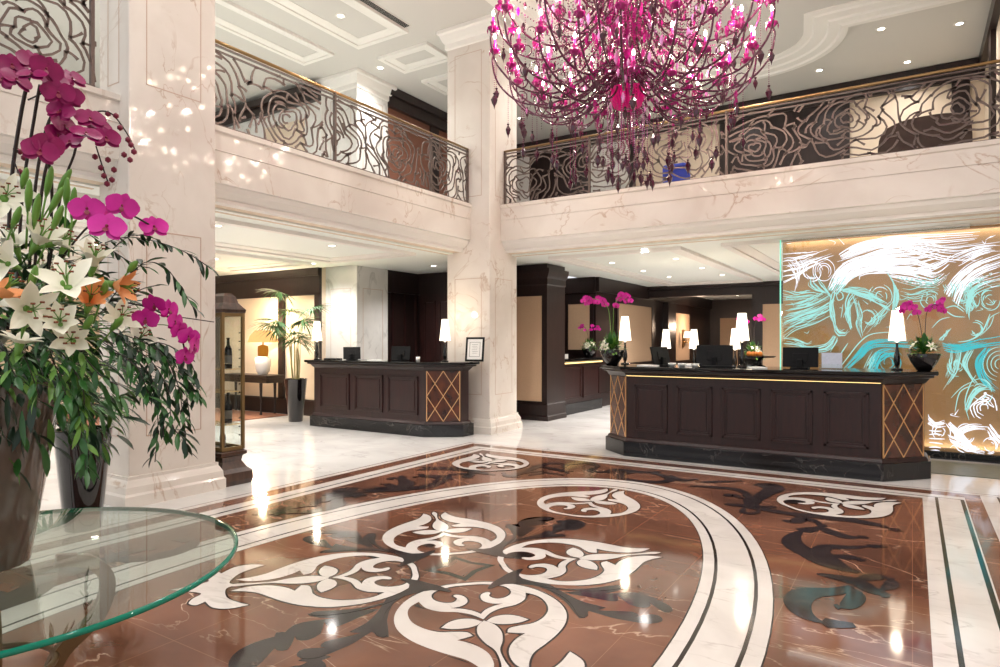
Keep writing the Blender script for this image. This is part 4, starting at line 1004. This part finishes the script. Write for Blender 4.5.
# ================================================================== VASE + ARRANGEMENT
M['taupe']=plain('taupe_lacquer',(104,92,82),.09,coat=.6,noise=.06,nscale=2)
t=thing('vase','tall tapering glossy taupe vase standing on the glass table','vase',(TX,TY,.7505))
m=MB(); m.lathe([(0,0),(.115,0),(.13,.01),(.16,.2),(.20,.45),(.222,.60),(.225,.615),(.217,.615),(.19,.45),(.15,.2),(.11,.02),(0,.02)],n=56); m.build('vase_body',M['taupe'],t)
fa=thing('flower_arrangement','huge arrangement of white lilies, magenta orchids and trailing greenery in the taupe vase','flowers',(TX,TY,1.36))
O=Vector((TX,TY,1.36)); HUB=Vector((TX,TY,1.42)); rn=random.Random(12)
DC=2.155
def W3(px,py,d): return at_depth(px,py,d)-O
def outward(p,mix=.5):
    v=(p+O-HUB); v.normalize(); c=(Vector((0,0,1.5))-(p+O)).normalized(); return (v*(1-mix)+c*mix).normalized()
LM=[M['lily'],M['leaf_light'],M['anther']]; LO=[M['lily_orange'],M['leaf_light'],M['anther']]
for (px,py,d,R_,mat) in [(40,238,1.86,.12,0),(67,282,1.72,.125,0),(30,309,1.66,.12,0),(60,322,1.68,.105,0),(94,260,1.92,.11,0),(6,196,1.90,.11,0),(3,262,1.72,.12,0),(60,240,1.95,.09,0),(120,318,1.95,.10,0),(22,335,1.72,.08,0),(140,338,2.05,.085,0),
        (14,240,1.95,.10,0),(4,290,1.66,.10,1),(90,300,1.80,.115,1),(121,286,1.90,.10,1),(72,340,1.78,.10,0)]:
    p=W3(px,py,d); n=outward(p,.25)+Vector((rn.uniform(-.8,.8),rn.uniform(-.7,.7),rn.uniform(-.4,.7))); m=lily_mb(p,n,R_*.80,rn,rn.uniform(.3,.75)); m.build('orange_lily' if mat else 'white_lily',LO if mat else LM,fa)
# lilies round the far side of the vase
for k in range(9):
    a=radians(60+k*26)+rn.uniform(-.1,.1); p=Vector((.32*cos(a+1.2),.32*sin(a+1.2),rn.uniform(.05,.4))); 
    if (p+O-Vector((0,0,1.5))).length<2.2: continue
    lily_mb(p,p-Vector((0,0,-.1)),.11,rn).build('white_lily',LM,fa)
m=MB()
for (px,py,d,L_) in [(46,196,1.95,.11),(28,212,1.9,.12),(58,192,2.0,.10),(66,206,1.95,.10),(34,226,1.85,.13),(22,188,1.95,.08),(52,230,1.85,.1),(72,218,1.95,.11),(30,290,1.7,.09),(102,296,1.82,.07),(112,330,1.85,.08),(60,296,1.75,.06),(128,272,1.95,.06),(50,212,1.9,.1),(12,228,1.9,.09),(84,330,1.8,.07)]:
    p=W3(px,py,d); dd=outward(p,.1)*1.1+Vector((rn.uniform(-.5,.5),rn.uniform(-.4,.4),.75)); bud_mb(m,p,dd,L_*.85,.0105,0); m.tube([p-dd.normalized()*.12,p],.003,4,0)
tag(m.build('lily_buds',[M['leaf_light']],fa),kind='stuff')
def orch(pts,mat,name,R_):
    for (px,py,d) in pts:
        p=W3(px,py,d); n=outward(p,.5)+Vector((rn.uniform(-.75,.75),rn.uniform(-.6,.6),rn.uniform(-.6,.3))); orchid_mb(p,n,R_*rn.uniform(.9,1.1),rn).build(name,[mat,M['orchid_bud']],fa)
orch([(31,62,2.0),(46,70,1.96),(16,81,1.96),(3,80,2.0),(54,82,2.0),(12,66,2.04),(69,97,2.04),(72,80,2.08),(58,94,1.98),(32,76,1.92),(61,112,2.0),(48,146,1.9),(40,152,1.88),(86,135,1.98),(64,127,2.02),(106,139,2.05),(70,143,1.99),(90,120,2.04),(57,136,2.0),(98,128,2.08)],M['orchid'],'orchid_bloom',.044)
orch([(87,210,1.82),(122,207,1.86),(107,228,1.82),(96,214,1.86),(154,228,2.0)],M['orchid_pink'],'orchid_bloom',.046)
orch([(155,304,2.0),(146,319,1.98),(174,322,2.05),(168,310,2.05),(188,337,2.08),(193,346,2.08),(184,357,2.08),(178,330,2.06)],M['orchid_pink'],'orchid_bloom',.036)
m=MB()
def st(P,r=.005): m.tube(crom([tuple(W3(*p)) for p in P],5),r,6)
st([(8,330,2.15),(10,200,2.12),(20,120,2.08),(30,72,2.05)],.006); st([(16,330,2.15),(22,200,2.1),(34,120,2.05),(40,85,2.0)]); st([(26,330,2.15),(34,200,2.1),(46,130,2.06),(62,100,2.05)]); st([(30,330,2.15),(42,190,2.1),(56,140,2.05),(66,125,2.04)])
st([(40,330,2.15),(60,200,2.1),(74,155,2.08),(80,135,2.08),(100,125,2.1),(118,145,2.12)],.004); st([(44,330,2.15),(52,200,2.1),(46,150,1.98)]); st([(80,122,2.08),(96,112,2.1),(112,114,2.12),(128,135,2.14),(135,150,2.14)],.0025); st([(96,146,2.1),(102,165,2.12),(108,182,2.12)],.0025)
st([(28,100,2.02),(44,92,2.02),(52,84,2.02)],.0025); st([(22,180,2.1),(14,160,2.1),(18,150,2.1)],.0025)
st([(60,260,2.0),(90,225,1.95),(120,212,1.92),(152,226,2.0)],.003); st([(110,300,2.0),(150,308,2.05),(176,325,2.08),(186,355,2.1)],.003)
st([(100,330,2.05),(150,330,2.0),(215,352,2.2)],.0018) if 0 else st([(120,312,2.0),(170,316,2.1),(214,322,2.2)],.0018)
for (px,py) in [(95,157),(101,168),(108,160),(114,170),(104,176),(107,184),(124,155),(130,160),(134,152),(128,140),(116,116),(108,114),(120,128),(20,152),(24,158),(16,150),(20,172),(100,118),(78,92),(82,98),(131,145),(112,180)]:
    p=W3(px,py,2.12); m.lathe([(0,-.010),(.0085,-.004),(.0085,.005),(0,.012)],tuple(p),6,1)
m.build('orchid_stems',[M['stem'],M['orchid_bud']],fa)
# dense foliage
m=MB()
for _ in range(2300):
    a=rn.uniform(0,2*pi); el=rn.uniform(-.9,1.0); rr=rn.uniform(.20,.50)
    v=Vector((cos(a)*cos(el),sin(a)*cos(el),sin(el)*.95)); p=v*rr+Vector((0,0,.10))
    if p.z<-.02 and hypot(p.x,p.y)<.235: continue
    leaf(m,p,v+Vector((rn.uniform(-.7,.7),rn.uniform(-.7,.7),rn.uniform(-.9,.4))),Vector((rn.uniform(-.3,.3),rn.uniform(-.3,.3),1)),rn.uniform(.06,.115),rn.uniform(.015,.027),rn.choice([0,0,2,2,1]))
tag(m.build('foliage',[M['leaf'],M['leaf_light'],M['leaf_dark']],fa),kind='stuff')
def vn(P,L_=.05,W_=.014,step=.016,mi=(0,2),name='trailing_vine'):
    m=MB(); vine(m,[W3(*p) for p in P],L_,W_,rn,step,mi); m.build(name,[M['leaf'],M['stem'],M['leaf_dark'],M['leaf_light']],fa)
# arching sprays
vn([(90,250,2.0),(120,238,2.05),(150,240,2.1),(185,252,2.16),(213,270,2.2)],.055,.013,.013)
vn([(100,262,2.0),(130,236,2.02),(160,240,2.1)],.055,.013,.014)
vn([(110,300,2.0),(135,270,2.05),(150,262,2.1),(170,272,2.12),(196,312,2.16)],.06,.017,.018,(2,0))
vn([(110,310,2.0),(140,290,2.05),(160,285,2.1)],.06,.017,.018)
vn([(90,235,2.0),(130,262,2.05),(150,268,2.08)],.04,.010,.016)
# trailing down at the right
for P in ([(110,330,2.0),(140,350,2.02),(152,380,2.0),(158,420,2.0),(155,462,2.0)],[(120,330,2.05),(150,345,2.06),(170,370,2.05),(180,410,2.05),(188,455,2.05)],[(130,330,2.1),(165,350,2.1),(185,375,2.1),(196,400,2.1)],
          [(120,340,1.95),(150,360,1.95),(168,390,1.95),(172,425,1.95),(186,440,1.95)],[(100,340,1.9),(128,360,1.9),(140,372,1.9),(150,400,1.9)],[(140,340,2.1),(170,346,2.1),(192,365,2.12),(198,398,2.12)],[(120,345,1.95),(146,370,1.95),(160,400,1.95),(164,440,1.95)],[(150,350,2.1),(176,360,2.1),(186,392,2.1),(190,425,2.1)],
          [(110,350,2.0),(135,365,2.0),(150,385,2.0),(160,405,2.0)],[(125,335,2.0),(160,352,2.0),(178,385,2.0),(184,430,2.0)]):
    vn(P,.056,.0145,.013)
# trailing over the vase
for P in ([(40,340,1.8),(58,370,1.78),(76,400,1.8),(82,440,1.82),(86,470,1.82)],[(60,350,1.8),(82,385,1.8),(84,420,1.82)],[(20,345,1.75),(30,370,1.72),(40,398,1.72)],[(50,350,1.76),(60,380,1.74),(66,395,1.74)],[(75,345,1.8),(100,375,1.82),(118,385,1.84)],
          [(0,340,1.72),(12,370,1.7),(24,385,1.7)],[(70,350,1.85),(78,390,1.84),(76,430,1.84)],[(66,350,1.8),(74,380,1.8),(78,410,1.8)]):
    vn(P,.062,.017,.015,(3,0,0),'trailing_greenery')
for k in range(8):   # greenery round the back
    a=radians(120+k*22); m=MB(); vine(m,[Vector((.2*cos(a),.2*sin(a),.1)),Vector((.42*cos(a),.42*sin(a),.08)),Vector((.5*cos(a),.5*sin(a),-.15)),Vector((.5*cos(a),.5*sin(a),-.4))],.05,.014,rn,.018,(0,2)); m.build('trailing_vine',[M['leaf'],M['stem'],M['leaf_dark']],fa)

# ================================================================== SMALLER BOWLS OF FLOWERS
def bowl_flowers(label,loc,s,seed,orchids=9,hi=.48,lil=8,gl=(0,1),bowl=True,lean=0,spread=.16,color='orchid_pink'):
    rn=random.Random(seed); b=thing('flower_bowl',label,'flower bowl',loc)
    m=MB(); m.lathe([(0,0),(.06*s,0),(.075*s,.012*s),(.13*s,.10*s),(.165*s,.19*s),(.16*s,.195*s),(.12*s,.1*s),(.06*s,.02*s),(0,.02*s)],n=32); m.build('bowl',M['black_gloss'],b)
    m=MB(); Z=.19*s
    for _ in range(int(170)):
        a=rn.uniform(0,2*pi); el=rn.uniform(-.15,1.4); v=Vector((cos(a)*cos(el),sin(a)*cos(el),sin(el))); p=v*rn.uniform(.03,.13)*s+Vector((0,0,Z))
        leaf(m,p,v+Vector((0,0,rn.uniform(-.3,.5))),Vector((0,0,1)),rn.uniform(.06,.12)*s,rn.uniform(.02,.035)*s,rn.choice(gl))
    for k in range(4): a=k*1.6; leaf(m,(0,0,Z),(cos(a),sin(a),1.6),(cos(a),sin(a),0),.26*s,.07*s,0)
    tag(m.build('foliage',[M['leaf'],M['leaf_light']],b),kind='stuff')
    for _ in range(lil):
        a=rn.uniform(0,2*pi); el=rn.uniform(.0,1.1); v=Vector((cos(a)*cos(el),sin(a)*cos(el),sin(el))); p=v*.15*s+Vector((0,0,Z+.02*s))
        lily_mb(p,v,.07*s,rn).build('white_lily',LM,b)
    m=MB(); tips=[]
    for k,dx in enumerate((-.07,.03)):
        a=rn.uniform(0,6); P=[(0,0,Z),(dx*.4*s,.01,Z+hi*.5*s),(dx*s,.0,Z+hi*.85*s),(dx*s+ (1 if k else -1)*spread*.5*s+lean*s,0,Z+hi*s),(dx*s+(1 if k else -1)*spread*s+lean*1.3*s,.02,Z+hi*.93*s)]
        c=crom(P,6); m.tube(c,.004*s,5); tips+=[Vector(q_) for q_ in c[len(c)//2:]]
    m.build('orchid_stems',M['leaf_light'] if lean else M['stem'],b)
    for _ in range(orchids):
        p=rn.choice(tips)+Vector((rn.uniform(-.04,.04),rn.uniform(-.03,.03),rn.uniform(-.05,.05)))*s
        orchid_mb(p,Vector((.35,-1,.0))+Vector((rn.uniform(-.5,.5),rn.uniform(-.3,.3),rn.uniform(-.3,.3))),.042*s,rn).build('orchid_bloom',[M[color],M['orchid_bud']],b)
    return b
bowl_flowers('black bowl of magenta orchids and white lilies at the main desk\'s right end',onc(924,8.55),.98,3,20,.56,9)
bowl_flowers('black bowl of tall magenta orchids and bright leaves at the main desk\'s left end',onc(612,8.3),1.08,5,26,.66,4,(1,1,0),lean=-.05,spread=.26)
bowl_flowers('black bowl of small pink orchids and white blooms on the niche cabinet',(-6.02,13.15,1.14),1.0,7,12,.5,10,color='orchid_pink')
bowl_flowers('black bowl of pink orchids and green leaves on the back counter',onc(753,11.82,1.03),1.1,9,7,.6,2,(1,0))
flat_box('card_stand','small white card standing on the side cabinet in the niche','card',(-6.0,12.0,1.14),.4,.07,.03,.09,M['paper'])
# ================================================================== POTTED PALMS
M['pot']=plain('black_lacquer_pot',(14,10,12),.07,coat=.6)
def palm(label,loc,rz,seed,H_=1.9,nfr=9,ymax=False):
    rn=random.Random(seed); t=thing('potted_palm',label,'potted palm',loc,rz)
    m=MB(); m.lathe([(0,0),(.125,0),(.13,.01),(.205,.79),(.21,.80),(.195,.80),(.19,.76),(0,.76)],n=32); m.build('pot',M['pot'],t)
    m=MB(); m.lathe([(0,.77),(.19,.77)],n=20); m.build('soil',plain('potting_soil',(50,38,30),.95),t)
    for k in range(nfr):
        a=2*pi*k/nfr+rn.uniform(-.3,.3); hh=H_*rn.uniform(.62,1.0); out=rn.uniform(.12,.42)
        if k==0: hh=H_*1.12; out=.3; a=radians(205)
        P=[(.06*cos(a),.06*sin(a),.77),(.08*cos(a),.08*sin(a),1.0),(out*.35*cos(a),out*.35*sin(a),.77+(hh-.77)*.7),(out*cos(a),out*sin(a),hh)]
        c=crom(P,6); m=MB(); m.tube(c,[.011-.007*i/len(c) for i in range(len(c))],6,1)
        tip=Vector(c[-1]); d=Vector((cos(a)*.8,sin(a)*.8,.35)).normalized(); nn,sa,sb=basis(d)
        # fan of narrow leaflets
        for j in range(27):
            w=radians(-125+250*j/26); dv=d*cos(w)+sa*sin(w)+Vector((0,0,rn.uniform(-.05,.12))); L_=rn.uniform(.34,.46)*(.75+.35*cos(w/1.6))
            petal(m,tip,dv,Vector((0,0,1)),L_,.032,curl=rn.uniform(.25,.6),mi=0,cup=.3,n=5,tipw=.001)
        m.v=[(v[0],min(v[1],ymax+.06*v[1]) if ymax and v[1]>ymax else v[1],v[2]) for v in map(tuple,m.v)]; m.build('frond',[M['palm_leaf'] if k else M['palm_leaf'],M['palm_stem']],t)
    return t
M['palm_leaf']=plain('palm_leaf',(50,94,40),.6,noise=.35,nscale=7); M['palm_stem']=plain('palm_stem',(150,140,90),.6,noise=.3,nscale=30)
palm('tall palm in a tapering black pot left of the small reception desk',(-9.72,8.2,0),0,4,2.15,11,.55)
px_,py_,_=at_depth(83,528,5.2)
palm('leafy palm in a tapering black pot half hidden behind the glass table',(px_,py_,0),0,8,1.35,7,.36)
# ================================================================== LOUNGE
m=MB(); m.box(-2.6,1.35,-1.9,1.25,.001,.014); tag(m.build('rug',M['carpet'],None,(-12.0,7.55,0)),'patterned brown rug on the floor in front of the lounge console','rug')
t=thing('console_table','dark wood console table against the lounge wall under the big lamp','console table',(-11.35,8.62,.0145))
m=MB(); m.box(-1.05,.55,-.22,.22,.74,.80); m.build('table_top',M['wood2'],t,bevel=.008)
m=MB(); m.box(-1.0,.5,-.19,.19,.64,.739); m.build('apron',M['wood2'],t,bevel=.005)
for x in (-.98,.30):
    for y in (-.17,.17):
        m=MB(); m.lathe([(.028,0),(.03,.02),(.018,.05),(.024,.35),(.032,.6),(.032,.64)],(x,y,0),10); m.build('leg',M['wood2'],t)
M['shade_amber']=emis('amber_lamp_shade',(255,186,116),1.1); M['shade_amber_bright']=emis('amber_glass',(222,140,50),.5)
CLX,CLY=onc(263,8.6,0)[:2]
t=thing('table_lamp','big lamp with white ceramic body, amber neck and wide orange shade on the console','lamp',(CLX,CLY,.8155))
m=MB(); m.lathe([(0,0),(.09,0),(.10,.02),(.10,.035),(.13,.06),(.155,.22),(.15,.33),(.10,.36),(.07,.37),(0,.37)],n=28); m.build('ceramic_body',plain('white_ceramic',(238,234,228),.15),t)
m=MB(); m.lathe([(.07,.37),(.10,.38),(.105,.50),(.10,.58),(.05,.60),(.015,.61),(.015,.72)],n=24); m.build('amber_neck',M['shade_amber_bright'],t)
m=MB(); m.lathe([(.30,.66),(.26,.78),(.16,.90)],n=36); m.build('lamp_shade',M['shade_amber'],t)
l=bpy.data.lights.new('console_lamp_light','POINT'); l.energy=80; l.color=(1,.78,.5); l.shadow_soft_size=.06; o=bpy.data.objects.new('console_lamp_light',l); C.objects.link(o); o.location=(CLX,CLY,.8155+.97)
l=bpy.data.lights.new('console_lamp_light','POINT'); l.energy=45; l.color=(1,.8,.55); l.shadow_soft_size=.06; o=bpy.data.objects.new('console_lamp_light',l); C.objects.link(o); o.location=(CLX,CLY-.16,.8155+.6)
def armchair(label,loc,rz):
    t=thing('armchair',label,'armchair',loc,rz); F=plain('cream_upholstery',(214,188,150),.8,noise=.06,nscale=20) if 'uph' not in M else M['uph']; M['uph']=F
    m=MB(); m.box(-.36,.36,-.36,.30,.16,.42); m.build('seat_base',F,t,bevel=.03)
    m=MB(); m.box(-.27,.27,-.38,.26,.42,.52); m.build('seat_cushion',F,t,bevel=.04)
    m=MB(); m.box(-.36,.36,.26,.42,.16,.92); m.build('backrest',F,t,bevel=.06)
    for s in (-1,1):
        m=MB(); m.box(*sorted((s*.28,s*.42)),-.38,.36,.16,.64); m.build('armrest',F,t,bevel=.05)
        for y in (-.32,.34):
            m=MB(); m.lathe([(.015,0),(.024,.16)],(s*.34,y,0),8); m.build('leg',M['wood2'],t)
    m=MB(); m.box(-.2,.2,.10,.24,.53,.86); m.build('cushion',M['uph'],t,bevel=.05)
    return t
armchair('cream upholstered armchair in the lounge seen through the glass cabinet',(-12.6,7.1,.0145),radians(-70))
armchair('cream upholstered armchair deeper in the lounge left of the glass cabinet',(-13.9,7.5,.0145),radians(60))
# ================================================================== DISPLAY CABINET
M['cab']=plain('antique_gold_frame',(128,104,68),.35,metal=.5); M['cabwood']=wood('brown_cabinet_wood',(46,30,22),(78,52,38),.35)
x0,y0=-5.90,4.50
gc=thing('display_cabinet','tall glass display cabinet with antique gold frame and bottles beside the near column','cabinet',(-6.26,4.24,0))
# footprint 0.42 x 0.62, standing against the column's far side
w,d=.26,.12
m=MB(); 
P=[(w,-d),(w,d),(-w,d),(-w,-d)]
m.sweep(P,[(0,.36),(.03,.34),(.03,.31),(.0,.29),(-.01,.24),(.03,.17),(.07,.13),(.075,.05),(.06,.0)],closed=True); m.box(-w,w,-d,d,.30,.36); m.build('plinth',M['cabwood'],gc)
for sx in (-1,1):
    for sy in (-1,1):
        m=MB(); m.box(sx*w-.016,sx*w+.016,sy*d-.016,sy*d+.016,.36,1.80); m.build('corner_post',M['cab'],gc,bevel=.003)
m=MB()
for z in (.36,1.76): 
    m.box(-w,w,-d-.012,-d+.012,z,z+.035); m.box(-w,w,d-.012,d+.012,z,z+.035); m.box(w-.012,w+.012,-d,d,z,z+.035); m.box(-w-.012,-w+.012,-d,d,z,z+.035)
m.build('frame_rail',M['cab'],gc)
m=MB(); m.box(-w,w,-d,d,1.79,1.82); m.sweep(P,[(.0,1.78),(.02,1.80),(.025,1.83),(.0,1.86),(-.03,1.90),(-.05,1.97),(-.08,2.0)],closed=True); m.box(-w+.08,w-.08,-d+.08,d-.08,1.93,1.999); m.build('cornice',M['cabwood'],gc)
for nm,bx in (('glass_panel',(w-.003,w,-d+.016,d-.016)),('glass_panel',(-w,-w+.003,-d+.016,d-.016)),('glass_panel',(-w+.016,w-.016,-d,-d+.003)),('glass_panel',(-w+.016,w-.016,d-.003,d))):
    m=MB(); m.box(*bx,.39,1.76); m.build(nm,M['glass'],gc)
SH=[.62,.965,1.20]
for z in SH: m=MB(); m.box(-w+.01,w-.01,-d+.01,d-.01,z,z+.008); m.build('glass_shelf',plain('amber_glass_shelf',(226,190,130),.1,alpha=.5),gc)
m=MB()
for z in [.5+.09*k for k in range(13)]: m.box(w-.03,w-.016,d-.028,d-.016,z,z+.012)
m.build('shelf_studs',M['plastic'],gc)
def bottle(label,loc):
    t=thing('bottle',label,'bottle',loc,group='dark bottles in the glass cabinet')
    m=MB(); m.lathe([(0,0),(.038,0),(.04,.01),(.04,.18),(.034,.215),(.016,.25),(.014,.31),(.017,.312),(.017,.325),(0,.326)],n=20); m.build('bottle_body',M['black_gloss'],t)
    m=MB(); m.lathe([(.0405,.05),(.0405,.14)],n=20); m.build('bottle_label',plain('grey_bottle_label',(120,116,112),.6),t)
    return t
B=bottle('dark wine bottle with grey label on the upper glass shelf of the cabinet',(-6.12,4.27,1.2085))
for lab,loc in (('dark wine bottle with grey label on the lower glass shelf of the cabinet',(-6.12,4.27,.6285)),('dark wine bottle standing on the floor of the glass cabinet, nearest the column',(-6.09,4.185,.361))):
    b=dup(B,loc,0,lab,scale=(.75,.75,.75) if loc[2]<.5 else None)
# ================================================================== UPPER GALLERY FURNITURE
t=thing('sofa','brown leather high-backed sofa behind the right balcony railing','sofa',(.12,10.6,3.402))
t.scale=(.5,1,.74)
BR=plain('brown_leather',(74,56,48),.45,noise=.2,nscale=6)
m=MB(); m.box(-.95,.95,-.4,.4,.1,.5); m.build('seat',BR,t,bevel=.05)
m=MB(); c=crom([(-1.02,.0),(-1.0,.95),(-.6,1.22),(.2,1.28),(.8,1.22),(1.02,1.0),(1.02,0)],5); vs=[(x,-.52,z+.1) for x,z in c]+[(x,-.36,z+.1) for x,z in c]; n=len(c)
m.add(vs,[(i,i+1,i+1+n,i+n) for i in range(n-1)]+[tuple(range(n-1,-1,-1)),tuple(range(n,2*n)),(0,n,2*n-1,n-1)]); m.build('backrest',BR,t)
for s in (-1,1): m=MB(); m.box(*sorted((s*.84,s*1.02)),-.36,.42,.1,.75); m.build('armrest',BR,t,bevel=.04)
for sx in (-.85,.85):
    for sy in (-.3,.3): m=MB(); m.lathe([(.02,0),(.03,.1)],(sx,sy,0),8); m.build('leg',M['wood2'],t)
t=thing('armchair','blue upholstered armchair behind the right balcony railing below the chandelier','armchair',(-3.0,9.9,3.402))
t.scale=(.7,.7,.78)
BL=plain('blue_velvet',(36,56,160),.6)
m=MB(); m.box(-.3,.3,-.3,.3,.14,.44); m.build('seat',BL,t,bevel=.04)
m=MB(); m.box(-.3,.3,-.38,-.26,.14,.98); m.build('backrest',BL,t,bevel=.05)
for s in (-1,1): m=MB(); m.box(*sorted((s*.26,s*.36)),-.3,.3,.14,.62); m.build('armrest',BL,t,bevel=.04)
for sx in (-.26,.26):
    for sy in (-.26,.26): m=MB(); m.lathe([(.012,0),(.02,.14)],(sx,sy,0),8); m.build('leg',M['wood2'],t)
# wall sconce in the office corridor
t=thing('wall_sconce','gold wall sconce with two small lit shades in the office corridor','sconce',(-6.035,20.15,1.6))
m=MB(); m.box(0.01,.03,-.08,.08,-.3,.25); m.build('back_plate',M['brass'],t)
for s in (-1,1):
    m=MB(); m.tube(crom([(.02,0,-.1),(.12,s*.12,-.15),(.16,s*.2,-.02)],5),.012,8); m.build('arm',M['brass'],t)
    m=MB(); m.lathe([(.09,0),(.05,.2)],(.16,s*.2,0),16); m.build('lamp_shade',M['lamp_neck'],t)
l=bpy.data.lights.new('sconce_light','POINT'); l.energy=40; l.color=(1,.7,.5); l.shadow_soft_size=.1; o=bpy.data.objects.new('sconce_light',l); C.objects.link(o); o.location=(-5.5,20.15,1.95)
# ================================================================== CAMERA, LIGHTS, WORLD
cam=bpy.data.cameras.new('camera'); co=bpy.data.objects.new('camera',cam); C.objects.link(co)
co.location=(0,0,1.5); co.rotation_euler=(pi/2,0,YAW); cam.sensor_width=36; cam.lens=23.4; cam.shift_y=.0075; cam.clip_start=.05; cam.clip_end=200
bpy.context.scene.camera=co
def light(name,kind,loc,energy,col=(255,240,220),size=.1,rot=(0,0,0),spot=None,blend=.6,sx=None,sy=None):
    l=bpy.data.lights.new(name,kind); l.energy=energy; l.color=lin(col)[:3]
    if kind=='AREA':
        l.size=size
        if sx: l.shape='RECTANGLE'; l.size=sx; l.size_y=sy
    else: l.shadow_soft_size=size
    if spot: l.spot_size=radians(spot); l.spot_blend=blend
    o=bpy.data.objects.new(name,l); C.objects.link(o); o.location=loc; o.rotation_euler=rot; return o
def downlight(label,x,y,z,e,proto=[None],group='recessed ceiling downlights',spot=140):
    if proto[0] is None:
        t=thing('ceiling_downlight',label,'downlight',(x,y,z),group=group)
        m=MB(); m.lathe([(.05,-.001),(.05,-.006),(.07,-.009),(.082,-.004),(.084,0)],n=24); m.build('trim_ring',M['plaster'],t)
        m=MB(); m.lathe([(.0005,-.004),(.05,-.004)],n=24); m.build('lamp',M['down'],t); proto[0]=t
    else: dup(proto[0],(x,y,z),label=label,group=group)
    if e: light('downlight_beam','SPOT',(x,y,z-.03),e,(255,251,247),.07,spot=spot,blend=.9)
G1,G2,G3,G4='downlights in the low ceiling behind the main desk','downlights in the low ceiling at left','downlights in the upper ceiling at right','downlights in the upper ceiling at left'
LOW=[(-3.57,9.87),(-4.72,11.32),(-3.53,11.37),(-4.71,12.96),(-4.66,14.49),(-3.53,13.05),(-3.53,14.67),(-2.2,10.9),(-.9,10.9),(.4,10.9),(-1.5,13.3),(0,13.3)]
for i,(x,y) in enumerate(LOW): downlight('small round recessed downlight in the low ceiling over the main desk',x,y,2.955,165,group=G1)
for x,y in ((-4.7,19),(-4.7,21.5)): downlight('round recessed downlight in the office ceiling behind the desk',x,y,2.955,60,group='downlights in the back office')
for x,y in ((-7.48,7.0),(-7.4,5.01),(-7.4,2.8),(-10.4,7.0),(-10.4,5.0),(-10.4,2.8),(-7.8,9.9),(-13,7),(-13,4),(-9.48,8.4)): downlight('small round recessed downlight in the low ceiling over the left lounge',x,y,2.955,165,group=G2)
for x,y in ((-.44,12.54),(.65,13.02),(-1.51,13.82),(-.08,14.29),(-5.53,11.05),(-3.15,13.82),(-7.73,13.05)): downlight('round recessed downlight in the upper ceiling beyond the right balcony',x,y,6.699,75,group=G3)
for x,y in ((-7.72,7.41),(-8.55,9.22),(-7.66,10.23),(-7.7,4.5),(-7.7,1.5),(-10.6,6.5),(-10.6,3),(-12.5,7.5),(-9.2,5.2)): downlight('round recessed downlight in the upper ceiling over the left balcony',x,y,6.699,170,group=G4)
HALL=[(-4.6,5.5),(-4.6,2.5),(-2.5,9.6),(-.4,5.5),(-.4,2.5),(1.6,5.5),(1.6,2.5),(1.8,9.4),(-4.7,9.8),(-4.6,-1),(-1.5,-1),(1.6,-1)]
for x,y in HALL: downlight('round recessed downlight high above the inlaid hall floor',x,y,6.699,190,group='downlights above the hall floor')
w=bpy.data.worlds.new('ambient_fill'); bpy.context.scene.world=w; w.use_nodes=True  # even ambient fill added through the open back; no entrance is modelled
bg=w.node_tree.nodes['Background']; bg.inputs[0].default_value=lin((246,248,255)); bg.inputs[1].default_value=.85
sc=bpy.context.scene
sc.view_settings.view_transform='Standard'; sc.view_settings.look='None'; sc.view_settings.gamma=1; sc.view_settings.use_curve_mapping=False; sc.view_settings.exposure=.4
sc.cycles.use_denoising=True; sc.cycles.max_bounces=8; sc.cycles.diffuse_bounces=4; sc.cycles.glossy_bounces=4; sc.cycles.transmission_bounces=6; sc.cycles.transparent_max_bounces=12
sc.cycles.sample_clamp_indirect=4; sc.cycles.caustics_reflective=False; sc.cycles.caustics_refractive=False; sc.cycles.blur_glossy=.0
for k in range(14):
    a=2*pi*k/14; light('chandelier_light','POINT',(CX+1.25*cos(a),CY+1.25*sin(a),4.75),14,(255,236,222),.02)
